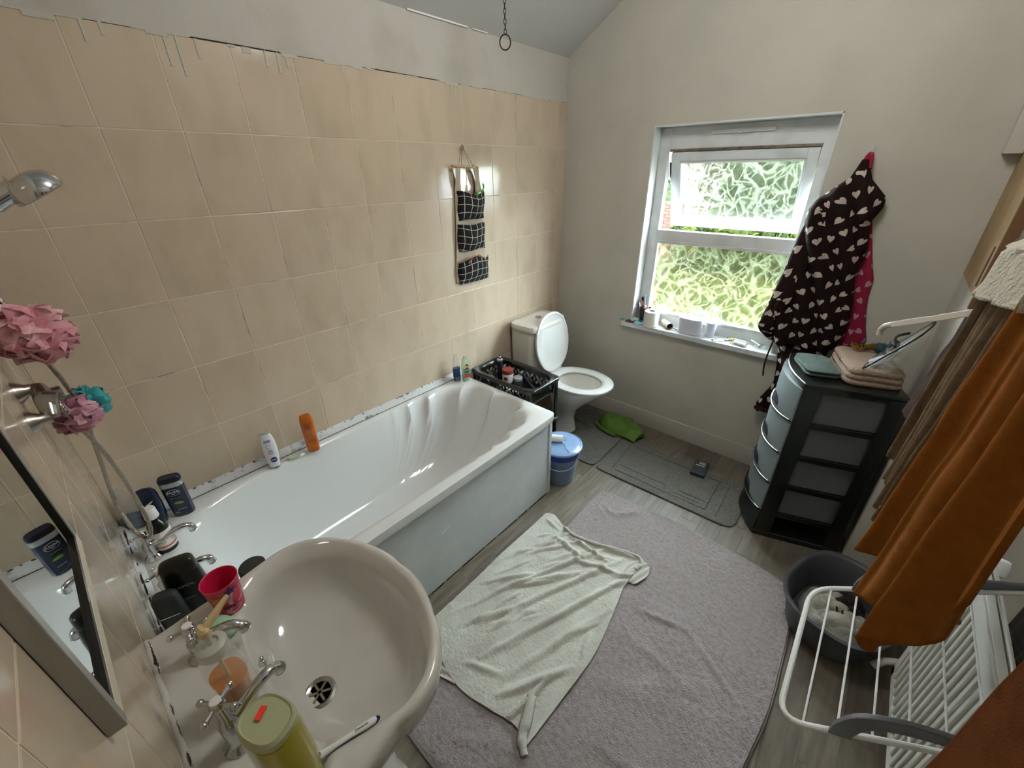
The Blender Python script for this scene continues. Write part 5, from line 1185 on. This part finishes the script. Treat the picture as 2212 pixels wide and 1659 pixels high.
# ================================================================== ORGANISER
og = thing('pocket_organiser', 'hanging canvas organiser with three black checked pockets on the tiled wall', 'organiser', (.004, -.9, 1.1))
def ol(x, y, z): return (x-.004, y+.9, z-1.1)
def bk_(u, v):
    z = 1.565-(1.565-1.11)*v; y = -.985-.03*v+(.195+.03*v)*u
    return ol(.010+.004*math.sin(u*6+v*5), y, z)
obj('backing', MB().grid(bk_, 16, 40), 'canvas', og, smooth=180, solid=.0015)
for (ya, yb, yc_, yd) in ((-.985, -.955, -.985, -.94), (-.865, -.83, -.835, -.79)):
    obj('strap', MB().grid(lambda u, v: ol(.028-.016*v+.004*math.sin(v*5+u*2), (ya+(yb-ya)*u)*(1-v)+(yc_+(yd-yc_)*u)*v, 1.69-.13*v), 6, 12), 'canvas', og, smooth=180, solid=.0015)
obj('dowel', MB().tube([ol(.028, -1.005, 1.693), ol(.028, -.83, 1.686)], .0065, 10), 'wood_dowel', og)
for y in (-.965, -.945, -.885, -.862):
    obj('string', MB().tube([ol(.028, y, 1.692), ol(.012, -.917, 1.782)], .0013, 6), 'string', og)
obj('knot', MB().tube(spl([ol(.012, -.917, 1.785), ol(.02, -.935, 1.772), ol(.014, -.925, 1.76), ol(.012, -.905, 1.774), ol(.01, -.917, 1.79)], 5), .0018, 6), 'string', og)
for dy in (-.925, -.855): obj('loop', MB().lathe([(.008, -.008), (.008, .008)], 12, M=Matrix.Translation(ol(.028, dy, 1.69)) @ Matrix.Rotation(PI/2, 4, 'X')), 'canvas', og)
for i, (zt, zb, ya, yb, zl, zr) in enumerate(((1.568, 1.435, -.975, -.785, .0, -.0), (1.415, 1.275, -.99, -.79, 0, 0), (1.225, 1.10, -1.0, -.77, 0, .015))):
    def pf(u, v):
        bul = (.018+.034*math.sin(PI*min(1, v*.75+.25)))*(math.sin(PI*u)**.55)*(1-.35*(v**6))
        y = ya+(yb-ya)*u+.004*math.sin(v*7+i)
        z = zt+(zb-zt)*v+(.012*math.cos(u*6+i*2)*(1-v) if i != 1 else .003*math.cos(u*9))+(zr*u*(1-v))
        return ol(.014+bul+.004*nz(u*5+i*3, v*5), y, z)
    pk_ = obj('pocket', MB().grid(pf, 36, 28, uvf=lambda u, v: ((yb-ya)*u*1.05+.004*math.sin(v*6+i), (zt-zb)*v*1.1+.006*math.sin(u*5+i*2))), 'check_cloth', og, smooth=180, solid=.0015)
o = thing('hair_comb', 'bright green plastic clip sticking out of the top checked pocket', 'clip', (.045, -.845, 1.545))
obj('blade', MB().rings([[(x, y, z) for y, z in ((-.03, -.005), (-.012, .022), (.018, .03), (.02, .0), (.008, -.02))] for x in (0, .003)]), 'lime_plastic', o, smooth=0); obj('arm', MB().tube([(.001, .018, .02), (.002, .035, .045), (.002, .03, .065)], .004, 8), 'lime_plastic', o)
o = obj('black_comb', MB().tube([(.035, -.878, 1.52), (.03, -.868, 1.57), (.03, -.862, 1.60)], [.006, .005, .004], 8), 'near_black'); tag(o, 'thin black comb poking out of the top checked pocket', 'comb')
o = obj('net_bundle', MB().grid(lambda u, v: (.03+.022*math.sin(PI*v)+.012*nz(u*7, v*7), -.955+.13*u, 1.215+.035*math.sin(PI*u)*math.sin(PI*v*.9+.2)+.012*nz(u*9, v*9, 4)), 30, 20), 'net_peach', smooth=180, solid=.002); tag(o, 'peach coloured net bundle in the lowest checked pocket', 'bundle')

# ================================================================== PULL CHAIN, ADDED FILL LIGHT
pc = thing('pull_chain', 'dark metal pull chain with ring hanging from the ceiling', 'chain', (.9, -1.567, 1.955))
mb = MB().tube([(.0135*math.cos(a)*.7071, .0135*math.cos(a)*.7071, .0135*math.sin(a)*1.15) for a in [2*PI*i/24 for i in range(25)]], .0016, 8)
obj('ring', mb, 'iron', pc)
lm = MB().tube([(.0032*math.cos(a), 0, .0062*math.sin(a)) for a in [2*PI*i/12 for i in range(13)]], .0009, 5)
l0 = obj('link', lm, 'iron', pc)
for k in range(75):
    z = .0205+.0098*k
    c = l0 if k == 0 else copyto(l0, pc, (0, 0, 0)); c.location = (0.0007*math.sin(k*.8), .0007*math.cos(k), z); c.rotation_euler = (0, 0, k*PI/2+.5)
pdl = thing('added_fill_pendant', 'unseen bare bulb pendant on a white cord, added as room fill', 'lamp', (1.35, -1.25, 2.55))
obj('cord', MB().tube([(0, 0, .06), (0, 0, .16)], .003, 8), 'white_plastic', pdl); obj('ceiling_rose', MB().lathe([(.02, .135), (.04, .15), (.042, .161)], 24), 'white_plastic', pdl); obj('bulb', MB().sphere((0, 0, 0), .03), 'fill_bulb_glow', pdl); obj('holder', MB().lathe([(.016, .025), (.018, .03), (.016, .06), (.006, .065)], 20), 'white_plastic', pdl)  # unseen pendant parts dressed around the added fill light

# ================================================================== ROBES
def outline_sheet(L, Rr, yf, nu=60, nv=120, uvs=.078, sh=0):
    # L, R : (z, x) lists from top to bottom
    def itp(P, t):
        z = P[0][0]+(P[-1][0]-P[0][0])*t
        for a, b in zip(P, P[1:]):
            if a[0] >= z >= b[0] and a[0] != b[0]:
                f = (a[0]-z)/(a[0]-b[0]); return a[1]+(b[1]-a[1])*f, z
        return P[-1][1], z
    def fn(u, v):
        xl, z = itp(L, v); xr, _ = itp(Rr, v); x = xl+(xr-xl)*u
        return (x, yf(u, v, x, z), z)
    mb = MB(); mb.grid(fn, nu, nv, uvf=lambda u, v: ((lambda p: ((p[0]+sh*p[2])/uvs+(.10*math.sin(u*8)), p[2]/uvs))(fn(u, v))))
    return mb
rb = thing('dressing_gown', 'dark brown fleece dressing gown with white hearts hung beside the window', 'dressing gown', (0, 0, 0))
L = [(1.69, 1.583), (1.62, 1.560), (1.575, 1.510), (1.53, 1.462), (1.49, 1.442), (1.44, 1.440), (1.395, 1.447), (1.34, 1.456), (1.266, 1.441), (1.124, 1.407), (.973, 1.388), (.90, 1.378), (.875, 1.385), (.84, 1.43)]
Rr = [(1.69, 1.594), (1.612, 1.630), (1.57, 1.672), (1.545, 1.697), (1.51, 1.70), (1.488, 1.692), (1.449, 1.674), (1.335, 1.698), (1.25, 1.690), (1.211, 1.688), (1.086, 1.72), (.949, 1.730), (.873, 1.716), (.84, 1.70)]
def yf1(u, v, x, z):
    e = min(1, min(u, 1-u)/.12)**.6
    dg = (x+(.42-.28*v)*0)*1.0+.30*(z-1.6)
    f = .5+.5*math.sin(dg*62+2.0*math.sin(z*5))
    f2 = .5+.5*math.sin(dg*33+1.4+z*3)
    return -.045-(.020+.055*min(1, v*4))*e*(.25+.85*f*(.3+.7*f2))-.02*e*math.sin(PI*min(1, v*1.1))-.004*nz(x*30, z*12)
obj('body', outline_sheet(L, Rr, yf1, 70, 130, sh=0), 'heart_fleece', rb, smooth=180, solid=.006, off=1)
L2 = [(.93, 1.44), (.85, 1.455), (.788, 1.488), (.70, 1.503), (.60, 1.514), (.55, 1.50), (.482, 1.472), (.44, 1.462), (.415, 1.47)]
R2 = [(.93, 1.71), (.85, 1.70), (.75, 1.68), (.65, 1.655), (.58, 1.632), (.53, 1.60), (.48, 1.57), (.44, 1.545), (.415, 1.525)]
def yf2(u, v, x, z):
    e = min(1, min(u, 1-u)/.15)**.6
    f = .5+.5*math.sin((x+.2*z)*75+1.5*math.sin(z*9))
    return -.036-e*(.012+.024*f)-.006*nz(x*35, z*20, 3)
obj('hem', outline_sheet(L2, R2, yf2, 44, 70, sh=0), 'heart_fleece', rb, smooth=180, solid=.005, off=1)
# sleeve edge, ruffled cuff and loop
def slv(u, v):
    c = spl([(1.49, -.075, 1.49), (1.475, -.085, 1.38), (1.462, -.095, 1.22), (1.435, -.10, 1.05), (1.41, -.10, .93), (1.415, -.098, .885)], 8); p = c[min(int(v*(len(c)-1)), len(c)-1)]; a = u*2*PI; r_ = .022+.02*math.sin(PI*min(1, v*.8+.12))
    return (p.x+r_*1.1*math.cos(a), p.y+r_*.55*math.sin(a)+.003*math.sin(v*14), p.z)
obj('sleeve', MB().grid(slv, 28, 40, uvf=lambda u, v: (u*2.2, v*7.6)), 'heart_fleece', rb, smooth=180)
mb = MB()
for k in range(7): mb.sphere((1.468+.011*k, -.06-.008*(k % 2), .425-.004*math.sin(k*2)), .013, 10, 7)
obj('gathered_cuff', mb, 'dark_brown_cloth', rb, smooth=180)
obj('hanging_loop', MB().tube(spl([(1.588, -.06, 1.66), (1.590, -.035, 1.70), (1.598, -.022, 1.712), (1.604, -.035, 1.70), (1.612, -.06, 1.655)], 5), .009, 8), 'pink_fleece', rb)
def bf(u, v):
    x = 1.455+.006*math.sin(v*5)+.004*u; return (x, -.085-.002*math.sin(u*3), .84-.2*v)
obj('belt', MB().tube(spl([(1.46, -.09, .86), (1.452, -.094, .78), (1.45, -.092, .70), (1.458, -.09, .64)], 5), .0045, 6), 'dark_brown_cloth', rb)
rb2 = thing('dressing_gown', 'pink fleece dressing gown with pale hearts behind the brown one', 'dressing gown', (0, 0, 0))
L3 = [(1.52, 1.62), (1.3, 1.60), (1.0, 1.58), (.87, 1.60)]; R3 = [(1.52, 1.66), (1.44, 1.684), (1.294, 1.728), (1.20, 1.762), (1.12, 1.766), (1.06, 1.778), (.98, 1.80), (.917, 1.822), (.875, 1.80), (.87, 1.77)]
obj('body', outline_sheet(L3, R3, lambda u, v, x, z: -.008-.016*(.5+.5*math.sin(x*60+z*8))*min(1, (1-u)/.1+.15), 40, 70), 'pink_fleece', rb2, smooth=180, solid=.004, off=1)
hk = obj('wall_hook', MB().tube(spl([(1.600, -.002, 1.735), (1.600, -.02, 1.722), (1.601, -.03, 1.705), (1.601, -.036, 1.715)], 5), .0035, 8).box((1.6, -.003, 1.73), (.02, .004, .03)), 'clear_plastic'); tag(hk, 'small clear adhesive hook above the dressing gowns', 'hook')

# ================================================================== RADIATOR, AIRER
rd = thing('radiator', 'white ribbed panel radiator on the right wall under the airer', 'radiator', (2.215, -1.08, .12))
RL = 1.3; RH = .58
obj('front_panel', MB().b2((.0035, -RL, 0), (.014, 0, RH)), 'radiator', rd, smooth=0, bevel=.003)
obj('top_trim', MB().b2((.004, -RL, RH-.008), (.022, 0, RH+.002)).b2((.026, -RL, RH-.012), (.038, 0, RH-.002)).b2((.004, -.006, 0), (.038, 0, RH)), 'radiator', rd, smooth=0, bevel=.002)
obj('wall_bracket', MB().b2((.038, -.72, .4), (.2, -.69, .5)), 'radiator', rd, smooth=0)
obj('wall_bracket', MB().b2((.038, -.72, .08), (.2, -.69, .14)), 'radiator', rd, smooth=0)
obj('frame_band', MB().b2((-.003, -RL, RH-.05), (.006, 0, RH)).b2((-.003, -RL, 0), (.006, 0, .032)).b2((-.003, -.035, 0), (.006, 0, RH)), 'radiator', rd, smooth=0, bevel=.003)
r0 = None
for k in range(38):
    loc = (0, -.055-.0333*k, RH/2-.008)
    if r0 is None: r0 = obj('rib', MB().box((.0, 0, 0), (.009, .0155, RH-.078)), 'radiator', rd, smooth=0, bevel=.0035, seg=2); r0.location = loc
    else: copyto(r0, rd, loc)
obj('pipe', MB().tube([(.05, .012, .03), (.05, .012, -.03), (.045, .012, -.12)], .008, 10), 'white_plastic', rd)
obj('foot_valve', MB().tube([(.02, .03, .02), (-.02, .02, -.0), (-.045, .0, -.03)], [.012, .013, .012], 12), 'radiator', rd)
obj('valve', MB().lathe([(.016, 0), (.019, .003), (.019, .03), (.017, .045), (.012, .05), (.001, .05)], 24, M=Matrix.Translation((.07, .045, .50)) @ Matrix.Rotation(-.5, 4, 'X')), 'white_plastic', rd)
for z in (-.06,): pass
o = obj('cord_towel', MB().grid(lambda u, v: (2.38+.012*math.sin(u*40), -1.0-.62*u, .62-.52*v), 40, 20), 'cord_towel', smooth=180, solid=.006); tag(o, 'dark brown ribbed towel hanging on the wall behind the radiator', 'towel')
ar = thing('radiator_airer', 'white wire airer with grey arms hooked over the radiator', 'airer', (2.0, -1.68, .73))
def al(x, y, z=None): return (x-2.0, y+1.68, (z if z is not None else .69+.15*(x-1.886))-.73)
P = rounded([(1.886, -1.885), (1.886, -1.50), (2.29, -1.23), (2.29, -1.686)], [.055, .055, .03, .03], 6)
obj('frame', MB().tube([al(x, y) for x, y in P]+[al(*P[0])], .0058, 10), 'rack_white', ar)
for k in range(7):
    x = 1.925+.05*k; obj('wire', MB().tube([al(x, -1.885+.493*(x-1.886)), al(x, -1.50+.668*(x-1.886))], .0022, 6), 'rack_white', ar)
def arm(ya_, k_):
    f = lambda x: ya_+k_*(x-1.96)
    top = spl([(1.962, 0, .705), (1.965, 0, .74), (1.985, 0, .775), (2.03, 0, .79), (2.08, 0, .79), (2.14, 0, .78), (2.2, 0, .77), (2.27, 0, .765), (2.315, 0, .75), (2.335, 0, .70), (2.342, 0, .655)], 5)
    bot = spl([(1.998, 0, .70), (2.0, 0, .722), (2.012, 0, .745), (2.04, 0, .758), (2.09, 0, .760), (2.14, 0, .753), (2.2, 0, .742), (2.26, 0, .735), (2.285, 0, .722), (2.302, 0, .69), (2.328, 0, .652)], 5)
    mb = MB().rings([[al(p.x, f(p.x)+d, p.z) for p in top]+[al(p.x, f(p.x)+d, p.z) for p in reversed(bot)] for d in (-.006, .006)])
    return obj('arm', mb, 'rack_grey', ar, smooth=0, bevel=.002)
arm(-1.852, .49); arm(-1.455, .72)
obj('rest_foot', MB().tube([al(2.10, -1.44, .73), al(2.155, -1.41, .72)], .009, 8), 'rack_grey', ar)
# towel rail (out of view above) carrying the towels
tr_ = thing('towel_rail', 'wooden towel rail on wall brackets above the radiator', 'rail', (1.975, -1.9, 1.575))
obj('bar', MB().tube([(0, .52, 0), (0, -.62, 0)], .012, 12), 'wood_dowel', tr_)
for y in (.40, -.60): obj('bracket', MB().tube([(0, y, 0), (.445, y, 0)], .009, 10), 'rack_white', tr_)
def hung(name, label, m, top, bot, x0, amp, nf, ph, wob=.0, nu=90, nv=70, xb=0, solid=.007, cat='towel', foldtop=.35, curve=None, group=None):
    # top/bot : list of (y,z) across the width; folds in x grow downwards
    T = spl([(0, y, z) for y, z in top], 8); B = spl([(0, y, z) for y, z in bot], 8)
    at = lambda c, t: (lambda f: (lambda i: c[i].lerp(c[i+1], f-i))(min(int(f), len(c)-2)))(t*(len(c)-1))
    def fn(u, v):
        p = at(T, u).lerp(at(B, u), v)
        k = foldtop+(1-foldtop)*v
        a = 2*PI*nf*u+ph+.5*math.sin(v*2.2+ph)
        x = x0+xb*v+amp*k*(math.sin(a)+.35*math.sin(2.3*a+1))+.003*nz(p.y*14, p.z*9, ph)
        y = p.y+amp*.5*k*math.cos(a)
        if curve: x += curve(u, v)
        return (x, y, p.z+.004*math.sin(a*1.3)*v)
    t = thing(name, label, cat, (0, 0, 0), group=group)
    obj('cloth', MB().grid(fn, nu, nv), m, t, smooth=180, solid=solid, off=0)
    return t
hung('towel', 'thin dark brown towel hanging behind the ribbed brown towel', 'dark_brown_cloth', [(-1.28, 1.52), (-1.32, 1.54), (-1.36, 1.56)], [(-.905, .975), (-1.0, 1.01), (-1.16, 1.07), (-1.28, 1.11)], 1.957, .004, 1.2, .3)
hung('towel', 'brown terry towel hanging in long folds beside the rust orange towel', 'brown_terry', [(-1.30, 1.54), (-1.40, 1.56), (-1.55, 1.57), (-1.70, 1.57)], [(-1.19, 1.01), (-1.25, .965), (-1.32, .945), (-1.40, .925), (-1.46, .935), (-1.52, .97)], 1.960, .020, 4.6, 1.2, nu=130)
hung('towel', 'rust orange terry towel hanging in folds over the airer', 'rust_terry', [(-1.64, 1.57), (-1.75, 1.585), (-1.84, 1.59), (-1.95, 1.58)], [(-1.53, 1.0), (-1.57, .93), (-1.63, .955), (-1.66, .93), (-1.70, .915), (-1.78, .97), (-1.84, .985), (-1.885, .99), (-1.925, 1.07), (-1.95, 1.21)], 1.952, .027, 3.1, 2.4, nu=130)
hung('towel', 'rust brown towel close to the camera at the lower right corner', 'rust_terry_dark', [(-2.13, 1.585), (-2.25, 1.585), (-2.36, 1.585)], [(-2.137, 1.02), (-2.2, 1.0), (-2.3, .99), (-2.36, 1.0)], 1.955, .005, 1.2, .0, curve=lambda u, v: .02*u)
t = thing('towel', 'white towel folded over the top of the brown towels', 'towel', (0, 0, 0))
def wt(u, v):
    a = PI*(v*1.0); y = -1.295-.42*u
    zt = 1.535+.03*u; zb_ = 1.43+.065*u
    if v < .4: q = v/.4; x = 1.928+.008*math.sin(u*16+q*2)+.006*q; z = zb_+(zt-zb_)*q
    else: q = (v-.4)/.6; x = 1.934+.08*q; z = zt+.03*math.sin(PI*q)-.08*q*q
    return (x, y+.07*(v if v < .4 else .4)*(-1)*(1-u)*2.2, z+.004*nz(u*12, v*9))
obj('cloth', MB().grid(wt, 50, 40), 'white_terry', t, smooth=180, solid=.008)
hg = thing('clothes_hanger', 'white plastic hanger arm poking out beside the dark brown towel', 'hanger', (0, 0, 0))
A, B_ = Vector((1.965, -1.225, 1.385)), Vector((1.835, -1.105, 1.293))
d_ = (B_-A)
mb = MB(); R = []
for i in range(13):
    t_ = i/12; p = A+d_*t_; h_ = .0085 if t_ < .9 else .008
    if .45 < t_ < .52: h_ = .007
    R.append([p+Vector((.0015*sx, .003*sx, .0)) + Vector((0, 0, h_*sz)) for sx, sz in ((-1, -1), (1, -1), (1, 1), (-1, 1))])
mb.rings(R); obj('arm', mb, 'hanger_white', hg, smooth=0, bevel=.0015)
e = A+d_; u_ = d_.normalized()
obj('hook_end', MB().tube(spl([e-u_*.01, e+u_*.008+Vector((0, 0, -.002)), e+u_*.017+Vector((0, 0, -.012)), e+u_*.016+Vector((0, 0, -.026))], 5), [.0075]*5+[.0078]*5+[.007]*6, 10), 'hanger_white', hg)
# ================================================================== TUB
tu = thing('washing_tub', 'dark grey plastic tub of laundry on the floor beside the radiator', 'tub', (2.045, -.905, .001))
ang_ = -.25
Mt = Matrix.Rotation(ang_, 4, 'Z')
obj('basin', MB().loft([(.12, .16, 0), (.135, .175, .006), (.155, .2, .10), (.165, .212, .155), (.178, .226, .165), (.180, .228, .173), (.170, .216, .174), (.160, .206, .165), (.148, .19, .10), (.13, .165, .02), (.04, .05, .016)], 60, 2.7, M=Mt), 'tub_grey', tu, smooth=50)
t = thing('laundry', 'pale grey and black patterned laundry lying in the tub', 'clothes', (2.05, -.93, .03), .3)
obj('cloth', MB().grid(heap('', '', '', 0, 0, .11, .13, .085, '', 11, .4), 80, 80), 'laundry', t, smooth=180, solid=.003, off=1)
obj('dark_garment', MB().grid(heap('', '', '', .04, .05, .07, .06, .095, '', 21, .4), 50, 50), 'laundry_dark', t, smooth=180, solid=.003, off=1)
mb = MB()
for k in range(3): mb.tube(spl([(-.02+.018*k, .03, .088), (-.01+.018*k, .01, .095), (-.012+.018*k, -.02, .088)], 5), .004, 6)
obj('stripe', mb, 'near_black', t)

# ================================================================== groups of repeats
for o in bpy.data.objects:
    n = o.name.split('.')[0]
    if o.parent or 'category' not in o: continue
    g = {'bath_tap': 'taps on the tap end of the bath', 'basin_tap': 'taps on the washbasin', 'bath_loofah': 'loofahs hanging by the shower', 'hedge_bush': 'hedge bushes beyond the lawn',
         'dressing_gown': 'dressing gowns on the hook beside the window', 'perfume_bottle': 'perfume bottles in the basket', 'cosmetics_jar': 'jars in the basket', 'folded_towel': 'folded towels on the drawer tower',
         'cream_tube': 'tubes standing in the caddy', 'towel': 'towels hanging along the right wall', 'bath_mat': 'grey mats on the floor', 'garden_tree': 'trees beyond the hedge', 'shampoo_bottle': 'dark shampoo bottles by the bath taps'}.get(n)
    if n == 'toothbrush' and 'tumbler' in o['label']: g = 'toothbrushes in the black tumbler'
    if g: o['group'] = g
